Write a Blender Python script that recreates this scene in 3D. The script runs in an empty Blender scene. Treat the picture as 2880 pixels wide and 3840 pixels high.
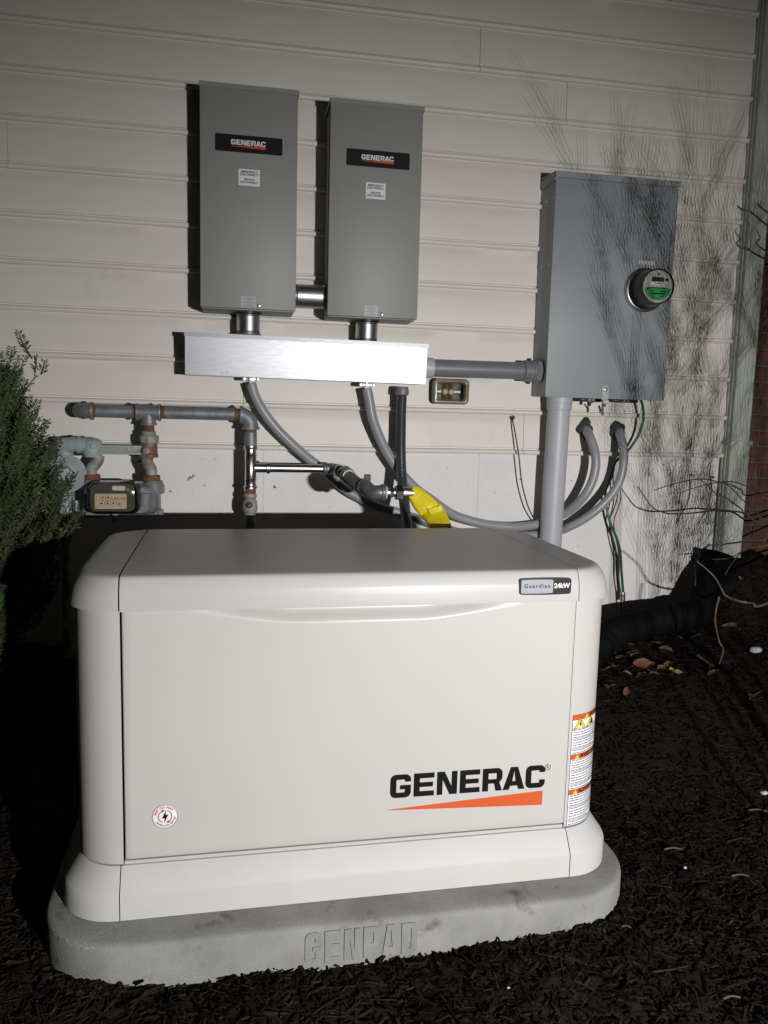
import bpy, bmesh, math, random
from mathutils import Vector, Matrix, noise as _noise
from math import sin, cos, pi, radians

# ------------------------------------------------------------------ camera, world, light
scene = bpy.context.scene
COL = scene.collection
CZ = 1.16
CAM = Vector((0.0, -3.25, CZ))
YAW, PITCH, ROLL, FPX = 0.18658603, 0.12615109, 0.02623741, 2950.0
_f = Vector((sin(YAW)*cos(PITCH), cos(YAW)*cos(PITCH), -sin(PITCH)))
_r0 = Vector((cos(YAW), -sin(YAW), 0)); _u0 = _r0.cross(_f)
_r = cos(ROLL)*_r0 + sin(ROLL)*_u0
_u = -sin(ROLL)*_r0 + cos(ROLL)*_u0
cam = bpy.data.cameras.new('camera'); camo = bpy.data.objects.new('camera', cam); COL.objects.link(camo)
cam.sensor_fit = 'HORIZONTAL'; cam.sensor_width = 36.0; cam.lens = FPX/2880*36
cam.clip_start = 0.02; cam.clip_end = 400
M = Matrix((( _r.x, _u.x, -_f.x, CAM.x), (_r.y, _u.y, -_f.y, CAM.y), (_r.z, _u.z, -_f.z, CAM.z), (0,0,0,1)))
camo.matrix_world = M
scene.camera = camo

world = bpy.data.worlds.new('World'); scene.world = world; world.use_nodes = True
wn = world.node_tree.nodes; wl = world.node_tree.links
sky = wn.new('ShaderNodeTexSky'); sky.sky_type = 'NISHITA'; sky.sun_disc = False
sky.sun_elevation = radians(-4.0); sky.sun_rotation = radians(200)
wl.new(sky.outputs['Color'], wn['Background'].inputs['Color'])
wn['Background'].inputs['Strength'].default_value = 0.05

# the hand-held work light beside the photographer: a tight cluster of LEDs
LAMP = Vector((1.20, -4.45, CZ - 0.06))
AIM = LAMP + Vector((sin(-.06)*cos(-.335), cos(-.06)*cos(-.335), sin(-.335)))
LED_W = 565.0
leds = [(-.036, -.006), (-.012, .007), (.012, -.007), (.036, .006)]
_q = (AIM-LAMP).to_track_quat('-Z', 'Y')
for i, (du, dv) in enumerate(leds):
    ld = bpy.data.lights.new('work_light_led', 'SPOT')
    ld.energy = LED_W/len(leds); ld.spot_size = radians(103); ld.spot_blend = 1.0
    ld.shadow_soft_size = 0.0018; ld.color = (1.0, 0.985, 0.985)
    lo = bpy.data.objects.new('work_light_led', ld); COL.objects.link(lo)
    lo.location = LAMP + _q @ Vector((du, dv, 0)); lo.rotation_euler = _q.to_euler()

scene.view_settings.view_transform = 'Standard'; scene.view_settings.look = 'None'
scene.view_settings.exposure = 0.0; scene.view_settings.gamma = 1.0
scene.view_settings.use_curve_mapping = False
scene.render.engine = 'CYCLES'
scene.cycles.max_bounces = 8

# ------------------------------------------------------------------ helpers
def pix_ray(x, y): return _f + _r*((x-1440)/FPX) - _u*((y-1920)/FPX)
def at(p, Y):
    d = pix_ray(*p); return CAM + d*((Y-CAM.y)/d.y)
def c1(x, y): return 600+x/1.508, 200+y/1.508
def c2(x, y): return 1900+x/1.693, 500+y/1.693
def c3(x, y): return x/1.659, 1200+y/1.659
def c4(x, y): return 600+x/1.508, 1150+y/1.508
def c5(x, y): return 1600+x/1.659, 1250+y/1.659
def c6(x, y): return 2200+x/2.0103, 1700+y/2.0109
def c8(x, y): return 1200+x/1.3825, 1900+y/1.3825
def cA(x, y): return 100+x/1.3825, 2700+y/1.3825
def cB(x, y): return 1200+x/1.3825, 2600+y/1.3825
def cM(x, y): return 150+x/3.318, 1700+y/3.318
def cY(x, y): return 1200+x/3.016, 1700+y/3.016
def cG(x, y): return 1900+x/5.53, 2100+y/5.53
def cT(x, y): return 550+x/11.06, 2980+y/11.06
def cN(x, y): return 2100+x/4.1475, 1420+y/4.1475
def cE(x, y): return 1580+x/7.54, 1380+y/7.54
def cP(x, y): return 1050+x/2.552, 3400+y/2.552
def ats(cf, pts, Y): return [at(cf(*p[:2]), p[2] if len(p) > 2 else Y) for p in pts]

class Geo:
    def __init__(s): s.v = []; s.f = []; s.attr = []
    def add(s, vs, fs, tint=None):
        o = len(s.v); s.v += [tuple(v) for v in vs]; s.f += [tuple(i+o for i in f) for f in fs]
        if tint is not None: s.attr += [tint]*len(fs)
        return s
    def bm(s, b, mat=None):
        b.verts.ensure_lookup_table()
        for i, v in enumerate(b.verts): v.index = i
        s.add([(mat @ v.co) if mat else v.co.copy() for v in b.verts], [[v.index for v in f.verts] for f in b.faces]); b.free(); return s
    def box(s, x0, x1, y0, y1, z0, z1, bev=0.0, seg=2, mat=None):
        b = bmesh.new(); bmesh.ops.create_cube(b, size=1.0)
        for v in b.verts:
            v.co = Vector(((x0+x1)/2+v.co.x*(x1-x0), (y0+y1)/2+v.co.y*(y1-y0), (z0+z1)/2+v.co.z*(z1-z0)))
        if bev > 0: bmesh.ops.bevel(b, geom=b.edges[:], offset=bev, segments=seg, profile=0.5, affect='EDGES')
        return s.bm(b, mat)
    def loft(s, loops, cap0=True, cap1=True, closed=True):
        n = len(loops[0]); vs = [p for l in loops for p in l]; fs = []
        for i in range(len(loops)-1):
            for j in range(n if closed else n-1):
                k = (j+1) % n
                fs.append((i*n+j, i*n+k, (i+1)*n+k, (i+1)*n+j))
        if cap0: fs.append(tuple(reversed(range(n))))
        if cap1: fs.append(tuple(range((len(loops)-1)*n, len(loops)*n)))
        return s.add(vs, fs)
    def lathe(s, p, d, prof, seg=24, cap=True, sx=1.0, up=None):
        p = Vector(p); d = Vector(d).normalized()
        a = (Vector(up) if up else (Vector((0,0,1)) if abs(d.z) < .9 else Vector((1,0,0))))
        a = (a - d*a.dot(d)).normalized(); b = d.cross(a)
        loops = [[p+d*t+a*(r*cos(2*pi*k/seg))+b*(r*sx*sin(2*pi*k/seg)) for k in range(seg)] for t, r in prof]
        return s.loft(loops, cap, cap)
    def cyl(s, p0, p1, r, seg=20, bev=0.0):
        p0 = Vector(p0); L = (Vector(p1)-p0).length
        pr = [(0, r), (L, r)] if bev <= 0 else [(0, r-bev), (bev, r), (L-bev, r), (L, r-bev)]
        return s.lathe(p0, Vector(p1)-p0, pr, seg)
    def tube(s, pts, r, seg=12, cap=True, aspect=1.0):
        pts = [Vector(p) for p in pts]; n = len(pts)
        rs = r if isinstance(r, (list, tuple)) else [r]*n
        T = []
        for i in range(n):
            t = pts[min(i+1, n-1)]-pts[max(i-1, 0)]; T.append(t.normalized() if t.length > 1e-9 else Vector((0,0,1)))
        a = Vector((0,0,1)) if abs(T[0].z) < .9 else Vector((1,0,0))
        loops = []
        for i in range(n):
            a = (a - T[i]*a.dot(T[i])); a.normalize(); b = T[i].cross(a)
            loops.append([pts[i]+a*(rs[i]*cos(2*pi*k/seg))+b*(rs[i]*aspect*sin(2*pi*k/seg)) for k in range(seg)])
        return s.loft(loops, cap, cap)
    def prism(s, poly, fn, depth):
        """poly: 2-D outline; fn(u,v,d)->3-D"""
        n = len(poly)
        vs = [fn(u, v, 0) for u, v in poly]+[fn(u, v, depth) for u, v in poly]
        fs = [tuple(range(n)), tuple(reversed(range(n, 2*n)))]+[(i, (i+1) % n, n+(i+1) % n, n+i) for i in range(n)]
        return s.add(vs, fs)

def smooth(pts, n=8):
    pts = [Vector(p) for p in pts]; out = []
    for i in range(len(pts)-1):
        p0 = pts[max(i-1, 0)]; p1 = pts[i]; p2 = pts[i+1]; p3 = pts[min(i+2, len(pts)-1)]
        for k in range(n):
            t = k/n
            out.append(0.5*((2*p1)+(p2-p0)*t+(2*p0-5*p1+4*p2-p3)*t*t+(-p0+3*p1-3*p2+p3)*t**3))
    out.append(pts[-1]); return out

def obj(name, g, mat, parent=None, sharp=35, flat=False):
    me = bpy.data.meshes.new(name)
    me.from_pydata(g.v, [], g.f)
    b = bmesh.new(); b.from_mesh(me); bmesh.ops.recalc_face_normals(b, faces=b.faces[:]); b.to_mesh(me); b.free()
    if not flat:
        me.shade_smooth()
        if sharp < 179: me.set_sharp_from_angle(angle=radians(sharp))
    if g.attr and len(g.attr) == len(me.polygons):
        at_ = me.attributes.new('tint', 'FLOAT', 'FACE'); at_.data.foreach_set('value', g.attr)
    me.materials.append(mat)
    o = bpy.data.objects.new(name, me); COL.objects.link(o)
    if parent is not None: o.parent = parent
    return o

def tag(o, label, cat, group=None, kind=None):
    if label: o['label'] = label
    if cat: o['category'] = cat
    if group: o['group'] = group
    if kind: o['kind'] = kind
    return o
def thing(name, label, cat, loc=(0,0,0), rz=0, group=None):
    o = bpy.data.objects.new(name, None); COL.objects.link(o); o.empty_display_size = .05
    o.location = loc; o.rotation_euler = (0,0,rz)
    return tag(o, label, cat, group)
def struct(o): o['kind'] = 'structure'; return o
class Sub:
    """adds world-space geometry under an Empty by shifting it to the Empty's frame"""
    def __init__(s, root): s.root = root; s.mi = Matrix.LocRotScale(root.location, root.rotation_euler, None).inverted()
    def part(s, name, g, mat, parent=None, sharp=35, flat=False):
        g.v = [tuple(s.mi @ Vector(v)) for v in g.v]
        return obj(name, g, mat, parent or s.root, sharp, flat)

def rr(hx, hy, r, n=8, cx=0, cy=0):
    out = []
    for (sx, sy, a0) in ((1,-1,-pi/2), (1,1,0), (-1,1,pi/2), (-1,-1,pi)):
        for k in range(n+1):
            a = a0+k/n*pi/2
            out.append((cx+sx*(hx-r)+r*cos(a), cy+sy*(hy-r)+r*sin(a)))
    return out

# ---- flat lettering
def _curve_mesh(cu):
    o = bpy.data.objects.new('tmp', cu); COL.objects.link(o)
    bpy.context.view_layer.update()
    dg = bpy.context.evaluated_depsgraph_get()
    me = bpy.data.meshes.new_from_object(o.evaluated_get(dg))
    vs = [(v.co.x, v.co.y) for v in me.vertices]; fs = [tuple(p.vertices) for p in me.polygons]
    bpy.data.objects.remove(o); bpy.data.curves.remove(cu); bpy.data.meshes.remove(me)
    return vs, fs
def text2d(body, size=1.0, align='CENTER', bold=0.0, spacing=1.0, res=3):
    cu = bpy.data.curves.new('t', 'FONT'); cu.body = body; cu.size = size; cu.align_x = align; cu.align_y = 'CENTER'
    cu.offset = bold; cu.space_character = spacing; cu.resolution_u = res; cu.fill_mode = 'FRONT'
    return _curve_mesh(cu)
def poly2d(polys):
    cu = bpy.data.curves.new('p', 'CURVE'); cu.dimensions = '2D'; cu.fill_mode = 'FRONT'
    for p in polys:
        sp = cu.splines.new('POLY'); sp.points.add(len(p)-1)
        for i, (x, y) in enumerate(p): sp.points[i].co = (x, y, 0, 1)
        sp.use_cyclic_u = True
    return _curve_mesh(cu)
def _arc(cx, cy, rx, ry, a0, a1, n=6): return [(cx+rx*cos(radians(a0+(a1-a0)*k/n)), cy+ry*sin(radians(a0+(a1-a0)*k/n))) for k in range(n+1)]
def letter(ch, w, tx, ty, r=.24):
    ri = max(r-min(tx, ty), .03)
    if ch == 'E':
        m = .5; e = w*.94
        return [[(0,0),(w,0),(w,ty),(tx,ty),(tx,m-ty*.46),(e,m-ty*.46),(e,m+ty*.46),(tx,m+ty*.46),(tx,1-ty),(w,1-ty),(w,1),(0,1)]]
    if ch == 'N':
        return [[(0,0),(tx*.95,0),(tx*.95,1-ty*1.6),(w-tx*1.25,0),(w,0),(w,1),(w-tx*.95,1),(w-tx*.95,ty*1.6),(tx*1.25,1),(0,1)]]
    if ch == 'A':
        k = w*.5; a = tx*.62
        return [[(0,0),(tx*1.05,0),(tx*1.05+.07,ty*.75),(w-tx*1.05-.07,ty*.75),(w-tx*1.05,0),(w,0),(k+a,1),(k-a,1)],
                [(tx*1.05+.15,ty*1.65),(k,1-ty*.75),(w-tx*1.05-.15,ty*1.65)]]
    if ch in 'RPD':
        b = 0 if ch == 'D' else .36
        out = [(0,0),(tx,0)] if ch != 'D' else [(0,0)]
        if ch == 'D':
            out += _arc(w-r, r, r, r, -90, 0)+_arc(w-r, 1-r, r, r, 0, 90)+[(0,1)]
        else:
            out += [(tx, b-.03)]
            if ch == 'R': out += [(w*.58, b-.03), (w-tx*1.1, 0), (w, 0), (w*.86, b)]
            rr_ = min(r, (1-b)/2)
            out += _arc(w-rr_, b+rr_, rr_, rr_, -90 if ch == 'P' else -60, 0)+_arc(w-rr_, 1-rr_, rr_, rr_, 0, 90)+[(0,1)]
        lo = ty if ch == 'D' else b+ty*.85-.03
        return [out, [(tx, lo)]+_arc(w-tx-ri, lo+ri, ri, ri, -90, 0, 3)+_arc(w-tx-ri, 1-ty-ri, ri, ri, 0, 90, 3)+[(tx, 1-ty)]]
    if ch in 'CG':
        o = [(w, 1-.32), (w, 1-r)]+_arc(w-r, 1-r, r, r, 0, 90)[1:]+_arc(r, 1-r, r, r, 90, 180)+_arc(r, r, r, r, 180, 270)+_arc(w-r, r, r, r, 270, 360)
        if ch == 'C': o += [(w, .36), (w-tx, .36)]
        else: o += [(w, .54), (w*.47, .54), (w*.47, .54-ty*.8), (w-tx, .54-ty*.8)]
        o += [(w-tx, ty+ri)]+_arc(w-tx-ri, ty+ri, ri, ri, 0, -90, 3)[1:]+_arc(tx+ri, ty+ri, ri, ri, 270, 180, 3)+_arc(tx+ri, 1-ty-ri, ri, ri, 180, 90, 3)+_arc(w-tx-ri, 1-ty-ri, ri, ri, 90, 0, 3)+[(w-tx, 1-.32)]
        return [o]
def word2d(word, w=.9, gap=.1, tx=.26, ty=.225, r=.24):
    V = []; F = []; x = 0
    for ch in word:
        ww = w*(1.12 if ch == 'A' and w > .7 else 1.0)
        if ch == 'A' and w > .7: x -= gap*.75
        vs, fs = poly2d([[(px+x, py) for px, py in p] for p in letter(ch, ww, tx, ty, r)])
        o = len(V); V += vs; F += [tuple(i+o for i in f) for f in fs]; x += ww+gap
        if ch == 'A' and w > .7: x -= gap*.75
    return V, F, x-gap
def flat(g, vf, fn):
    g.add([fn(*v) for v in vf[0]], vf[1]); return g

# ------------------------------------------------------------------ materials
def mat(name, c1_, c2_=None, scale=8.0, rough=.5, metal=0.0, bump=0.0, bscale=60.0, spec=.5, stretch=(1,1,1), lo=.35, hi=.65,
        rough2=None, tint=0.0, coat=0.0, detail=6.0, c3_=None, s3=3.0, lo3=.6, hi3=.66):
    m = bpy.data.materials.new(name); m.use_nodes = True; nt = m.node_tree; N = nt.nodes; L = nt.links
    b = N['Principled BSDF']; b.inputs['Roughness'].default_value = rough; b.inputs['Metallic'].default_value = metal
    b.inputs['Specular IOR Level'].default_value = spec; b.inputs['Coat Weight'].default_value = coat
    tc = N.new('ShaderNodeTexCoord'); mp = N.new('ShaderNodeMapping'); mp.inputs['Scale'].default_value = stretch
    L.new(tc.outputs['Object'], mp.inputs['Vector'])
    def noise(s, d=detail):
        n = N.new('ShaderNodeTexNoise'); n.inputs['Scale'].default_value = s; n.inputs['Detail'].default_value = d
        n.inputs['Roughness'].default_value = .6; L.new(mp.outputs[0], n.inputs['Vector']); return n
    def ramp(n, a, c):
        r = N.new('ShaderNodeMapRange'); r.inputs[1].default_value = a; r.inputs[2].default_value = c; L.new(n.outputs['Fac'], r.inputs[0]); return r
    col = None
    if c2_ is not None:
        n = noise(scale); r = ramp(n, lo, hi)
        mx = N.new('ShaderNodeMix'); mx.data_type = 'RGBA'; mx.inputs[6].default_value = (*c1_, 1); mx.inputs[7].default_value = (*c2_, 1)
        L.new(r.outputs[0], mx.inputs[0]); col = mx.outputs[2]
        if rough2 is not None:
            rr_ = N.new('ShaderNodeMapRange'); rr_.inputs[3].default_value = rough; rr_.inputs[4].default_value = rough2
            L.new(r.outputs[0], rr_.inputs[0]); L.new(rr_.outputs[0], b.inputs['Roughness'])
    if c3_ is not None:
        n = noise(s3, 8.0); r = ramp(n, lo3, hi3)
        mx = N.new('ShaderNodeMix'); mx.data_type = 'RGBA'; mx.inputs[7].default_value = (*c3_, 1)
        if col: L.new(col, mx.inputs[6])
        else: mx.inputs[6].default_value = (*c1_, 1)
        L.new(r.outputs[0], mx.inputs[0]); col = mx.outputs[2]
    if tint > 0:
        a = N.new('ShaderNodeAttribute'); a.attribute_name = 'tint'
        r = N.new('ShaderNodeMapRange'); r.inputs[3].default_value = 1-tint; r.inputs[4].default_value = 1+tint; L.new(a.outputs['Fac'], r.inputs[0])
        mx = N.new('ShaderNodeMix'); mx.data_type = 'RGBA'; mx.blend_type = 'MULTIPLY'; mx.inputs[0].default_value = 1
        if col: L.new(col, mx.inputs[6])
        else: mx.inputs[6].default_value = (*c1_, 1)
        L.new(r.outputs[0], mx.inputs[7]); col = mx.outputs[2]
    if col: L.new(col, b.inputs['Base Color'])
    else: b.inputs['Base Color'].default_value = (*c1_, 1)
    if bump > 0:
        n = noise(bscale, 4.0); bp = N.new('ShaderNodeBump'); bp.inputs['Strength'].default_value = bump; bp.inputs['Distance'].default_value = .01
        L.new(n.outputs['Fac'], bp.inputs['Height']); L.new(bp.outputs[0], b.inputs['Normal'])
    return m
def glass(name, color=(1,1,1), rough=.03):
    m = bpy.data.materials.new(name); m.use_nodes = True; nt = m.node_tree; N = nt.nodes; L = nt.links
    N.remove(N['Principled BSDF'])
    t = N.new('ShaderNodeBsdfTransparent'); t.inputs[0].default_value = (*color, 1)
    g = N.new('ShaderNodeBsdfGlossy'); g.inputs['Roughness'].default_value = rough; g.inputs['Color'].default_value = (1,1,1,1)
    fr = N.new('ShaderNodeFresnel'); fr.inputs[0].default_value = 1.5
    mx = N.new('ShaderNodeMixShader'); L.new(fr.outputs[0], mx.inputs[0]); L.new(t.outputs[0], mx.inputs[1]); L.new(g.outputs[0], mx.inputs[2])
    L.new(mx.outputs[0], N['Material Output'].inputs['Surface']); return m

MT = {}
MT['siding'] = mat('siding_paint', (.75,.715,.645), (.715,.68,.615), 3.0, .5, bump=.05, bscale=220, c3_=(.50,.475,.42), s3=2.6, lo3=.62, hi3=.85)
MT['found'] = mat('foundation_paint', (.79,.765,.74), (.735,.71,.685), 5.0, .7, bump=.25, bscale=90, c3_=(.16,.13,.11), s3=30.0, lo3=.685, hi3=.71)
MT['bisque'] = mat('generator_paint', (.497,.481,.460), (.482,.467,.447), 3, .36, bump=.012, bscale=700, spec=.33, c3_=(.40,.385,.36), s3=7, lo3=.69, hi3=.85)
MT['bisque_lid'] = mat('lid_paint', (.47,.455,.44), (.455,.44,.425), 4, .36, bump=.010, bscale=700, spec=.26)
MT['bisque_skirt'] = mat('skirt_plastic', (.51,.505,.485), (.48,.475,.455), 6, .52, bump=.02, bscale=500, spec=.25, c3_=(.36,.34,.31), s3=9, lo3=.70, hi3=.86)
MT['black'] = mat('black_void', (.012,.012,.012), rough=.8)
MT['pad'] = mat('pad_concrete', (.275,.275,.262), (.205,.205,.193), 9, .88, bump=.30, bscale=260, c3_=(.11,.095,.078), s3=12, lo3=.575, hi3=.70)
MT['pad_dark'] = mat('pad_letter_concrete', (.262,.262,.249), (.20,.20,.188), 12, .85, bump=.25, bscale=150)
MT['switch'] = mat('switch_grey_paint', (.275,.275,.258), (.265,.265,.248), 4, .50, metal=0.0, bump=.02, bscale=500)
MT['alu'] = mat('mill_aluminium', (.355,.36,.375), (.325,.33,.345), 40, .43, metal=1, stretch=(.5,1,4), rough2=.46, bump=.012, bscale=60)
MT['zinc'] = mat('bright_zinc', (.60,.60,.61), (.45,.45,.46), 14, .34, metal=1, rough2=.44, stretch=(3,3,.5))
MT['chrome'] = mat('press_fitting_steel', (.62,.61,.60), (.5,.49,.48), 20, .26, metal=1, rough2=.36)
MT['galv'] = mat('galvanised_steel', (.26,.275,.29), (.17,.18,.19), 20, .5, metal=.35, bump=.15, bscale=70, c3_=(.33,.20,.12), s3=9, lo3=.66, hi3=.76)
MT['galv_rust'] = mat('rusting_galvanised', (.33,.34,.31), (.17,.09,.045), 13, .6, metal=.2, bump=.3, bscale=80, lo=.44, hi=.62)
MT['rust'] = mat('rust', (.22,.085,.035), (.12,.05,.025), 30, .8, bump=.3, bscale=120)
MT['iron'] = mat('malleable_iron', (.20,.20,.20), (.14,.14,.14), 20, .42, metal=.5, bump=.15, bscale=90)
MT['paleblue'] = mat('pale_blue_paint', (.34,.40,.40), (.28,.33,.33), 12, .5, bump=.1, bscale=80, c3_=(.24,.13,.07), s3=9, lo3=.64, hi3=.72)
MT['casting'] = mat('meter_casting_paint', (.21,.215,.235), (.15,.153,.165), 14, .55, bump=.2, bscale=70, c3_=(.14,.085,.05), s3=12, lo3=.64, hi3=.74)
MT['cable'] = mat('grey_cable_jacket', (.31,.31,.325), (.285,.285,.30), 12, .36, bump=.05, bscale=60)
MT['liquidtight'] = mat('dark_liquidtight_jacket', (.045,.048,.058), rough=.30)
MT['pvc_dark'] = mat('dark_grey_pvc', (.19,.193,.21), (.17,.173,.19), 8, .42)
MT['pvc'] = mat('grey_pvc', (.48,.485,.515), (.45,.455,.485), 7, .45, c3_=(.2,.2,.2), s3=14, lo3=.72, hi3=.8)
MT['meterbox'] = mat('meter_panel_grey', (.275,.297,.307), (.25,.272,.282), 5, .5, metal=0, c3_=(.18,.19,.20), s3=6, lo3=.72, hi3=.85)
MT['blackplastic'] = mat('black_plastic', (.02,.02,.022), rough=.4)
MT['blackwire'] = mat('black_wire', (.018,.018,.018), rough=.45)
MT['putty'] = mat('duct_seal_putty', (.055,.055,.058), (.04,.04,.042), 30, .75, bump=.4, bscale=50)
MT['green'] = mat('green_wire', (.012,.11,.045), rough=.35)
MT['copper'] = mat('bare_copper', (.22,.10,.06), (.09,.06,.04), 30, .5, metal=.7)
MT['yellow'] = mat('yellow_tape', (.80,.66,.012), (.68,.54,.010), 16, .25, stretch=(1,1,1), c3_=(.13,.10,.02), s3=26, lo3=.67, hi3=.72, bump=.25, bscale=55)
MT['white_sticker'] = mat('white_label', (.78,.78,.79), rough=.45)
MT['grey_sticker'] = mat('clear_grey_label', (.42,.42,.42), rough=.4)
MT['plate'] = mat('black_nameplate', (.012,.010,.011), rough=.3)
MT['ink'] = mat('black_ink', (.007,.0065,.007), rough=.5, spec=.12)
MT['ink_grey'] = mat('grey_ink', (.16,.16,.19), rough=.5)
MT['white_ink'] = mat('white_ink', (.75,.76,.78), rough=.4)
MT['orange'] = mat('orange_ink', (.56,.092,.022), rough=.5, spec=.25)
MT['red_ink'] = mat('red_ink', (.5,.06,.035), rough=.4)
MT['pink_ink'] = mat('pink_ink', (.7,.12,.16), rough=.4)
MT['warn_yellow'] = mat('warning_yellow', (.75,.55,.02), rough=.4)
MT['silver'] = mat('silver_badge', (.27,.28,.31), rough=.5, metal=.2)
MT['chrome_ink'] = mat('chrome_letters', (.62,.63,.65), rough=.4, metal=.2)
MT['cream'] = mat('cream_index_plate', (.74,.63,.43), (.68,.57,.39), 30, .5)
MT['clear'] = glass('clear_cover', (.80,.80,.76), .06)
MT['meter_glass'] = glass('meter_glass', (.90,.91,.90), .02)
MT['meter_face'] = mat('meter_face', (.46,.46,.41), (.40,.40,.36), 20, .5)
MT['meter_green'] = mat('meter_green_label', (.02,.36,.09), (.02,.30,.075), 20, .5)
MT['meter_inner'] = mat('meter_inner_grey', (.13,.13,.125), (.10,.10,.095), 20, .5)
MT['index_case'] = mat('index_case', (.085,.08,.068), (.06,.056,.048), 14, .5)
MT['lcd'] = mat('lcd', (.03,.028,.02), rough=.3)
MT['lens'] = mat('yellowed_lens', (.25,.225,.15), (.17,.15,.10), 9, .25, spec=.6)
MT['lens_clear'] = glass('yellowed_lens_pane', (.86,.82,.72), .08)
MT['mulch'] = mat('mulch_soil', (.018,.014,.0115), (.010,.008,.0066), 30, .95, bump=1.0, bscale=45, spec=.1)
MT['chip'] = mat('mulch_chip', (.0160,.0124,.0104), rough=.95, tint=.8, spec=.06)
MT['leafbrown'] = mat('dead_leaf', (.21,.078,.036), (.12,.045,.022), 18, .7, bump=.2, bscale=60)
MT['leafpale'] = mat('pale_dead_leaf', (.26,.15,.085), (.15,.08,.048), 18, .7, bump=.2, bscale=60)
MT['leafyellow'] = mat('yellow_leaf', (.45,.33,.02), rough=.6)
MT['stone'] = mat('white_stone', (.55,.56,.58), (.42,.43,.45), 30, .7, bump=.3, bscale=40)
MT['twig'] = mat('red_brown_twig', (.11,.055,.038), (.07,.04,.03), 40, .6)
MT['twig_pale'] = mat('pale_twig', (.16,.11,.075), (.09,.06,.045), 40, .7)
MT['needle'] = mat('yew_needle', (.033,.062,.019), rough=.45, tint=.55, spec=.4)
MT['yewbark'] = mat('yew_bark', (.10,.06,.038), (.05,.03,.02), 30, .8, bump=.4)
MT['downspout'] = mat('downspout_paint', (.41,.44,.39), (.395,.425,.377), 5, .5, stretch=(2,2,.6), bump=.02, bscale=60)
MT['drain'] = mat('black_corrugated_plastic', (.0065,.0068,.0078), (.0045,.0048,.0052), 10, .7, spec=.05)
MT['brick'] = mat('old_brick', (.12,.052,.033), (.065,.030,.021), 18, .9, bump=.7, bscale=50, c3_=(.05,.03,.025), s3=7, lo3=.55, hi3=.7)
MT['mortar'] = mat('mortar', (.10,.085,.07), (.06,.05,.042), 30, .95, bump=.6, bscale=80)
MT['white_tape'] = mat('white_tape', (.62,.63,.64), (.45,.46,.47), 60, .5)
MT['pinkdot'] = mat('pink_dot', (.6,.16,.16), rough=.5)
MT['valve_red'] = mat('brass_valve_key', (.30,.17,.10), rough=.3, metal=.6)

# ------------------------------------------------------------------ ground
def sst(a, b, x):
    t = min(1, max(0, (x-a)/(b-a))); return t*t*(3-2*t)
def gz(x, y):
    k = sst(.8, 1.15, x)
    st = -.55*(1-k)+(-1.30)*k; en = -.1*(1-k)+(-.35)*k
    z = .21*sst(st, en, y)
    z += .27*math.exp(-((x-2.34)/.20)**2-((y+.02)/.22)**2)
    z += .10*sst(1.9, 2.5, x)*sst(-1.2, -.3, y)
    from mathutils import noise as _n
    z += .016*_n.noise((x*3.1, y*3.1, 1.7))+.010*_n.noise((x*9, y*9, 5.2))+.006*_n.noise((x*22, y*22, 2.2))
    return z-.004-.010*(1-sst(.2, 1.2, x))*(1-sst(-1.5, -1.0, y))
g = Geo(); nx, ny = 150, 120
X0, X1, Y0, Y1 = -2.6, 3.8, -3.6, .3
vs = []; rnd = random.Random(3)
for j in range(ny+1):
    for i in range(nx+1):
        x = X0+(X1-X0)*i/nx; y = Y0+(Y1-Y0)*j/ny
        vs.append((x, y, gz(x, y)+rnd.uniform(-.004, .004)))
o = len(vs)
fs = [(j*(nx+1)+i, j*(nx+1)+i+1, (j+1)*(nx+1)+i+1, (j+1)*(nx+1)+i) for j in range(ny) for i in range(nx)]
# outer skirt of the same sheet, reaching out to the horizon
ring = [j for j in range(nx+1)]+[j*(nx+1)+nx for j in range(1, ny+1)]+[ny*(nx+1)+i for i in range(nx-1, -1, -1)]+[j*(nx+1) for j in range(ny-1, 0, -1)]
far = []
for k in ring:
    p = Vector(vs[k]); d = Vector((p.x-.6, p.y+1.6, 0)).normalized(); far.append(len(vs)); vs.append((p.x+d.x*150, p.y+d.y*150, -.05))
for a in range(len(ring)):
    b_ = (a+1) % len(ring); fs.append((ring[a], far[a], far[b_], ring[b_]))
g.add(vs, fs)
struct(obj('ground', g, MT['mulch'], sharp=180))

# ------------------------------------------------------------------ house wall
wall = thing('house_wall', 'cream horizontal clapboard wall with painted foundation behind the generator', 'wall', (0,0,0))
SP = .17009; ZK = CZ+1.5577
WX0, WX1 = -2.4, 2.185
def course(x0, x1, k, y_off=0.0):
    zb = ZK-SP*k-.0215; zt = zb+SP+.004
    prof = [(-.0005, zb), (-.014, zb-.0014), (-.0200, zb+.0014), (-.0228, zb+.006), (-.0228, zb+.0125), (-.0195, zb+.0170), (-.0110, zb+.0190), (-.0025, zb+.0194),
            (-.0020, zb+.0240), (-.0085, zb+.0268), (-.0090, zb+.06), (-.0062, zb+.12), (-.0040, zt-.009), (.0005, zt-.0055), (.0005, zt), (.006, zt), (.006, zb)]
    nst = max(2, int((x1-x0)/.10)); loops = []
    for i in range(nst+1):
        xx = x0+(x1-x0)*i/nst; wy = .0011*_noise.noise((xx*2.3, k*3.7, .3)); wz = .0009*_noise.noise((xx*1.9, k*5.1, 8.3)); bw = .0016*_noise.noise((xx*3.1, k*2.9, 4.4))
        loops.append([(xx, y+y_off+wy+(bw if j in (10, 11) else 0), z+wz) for j, (y, z) in enumerate(prof)])
    return Geo().loft(loops)
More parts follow.
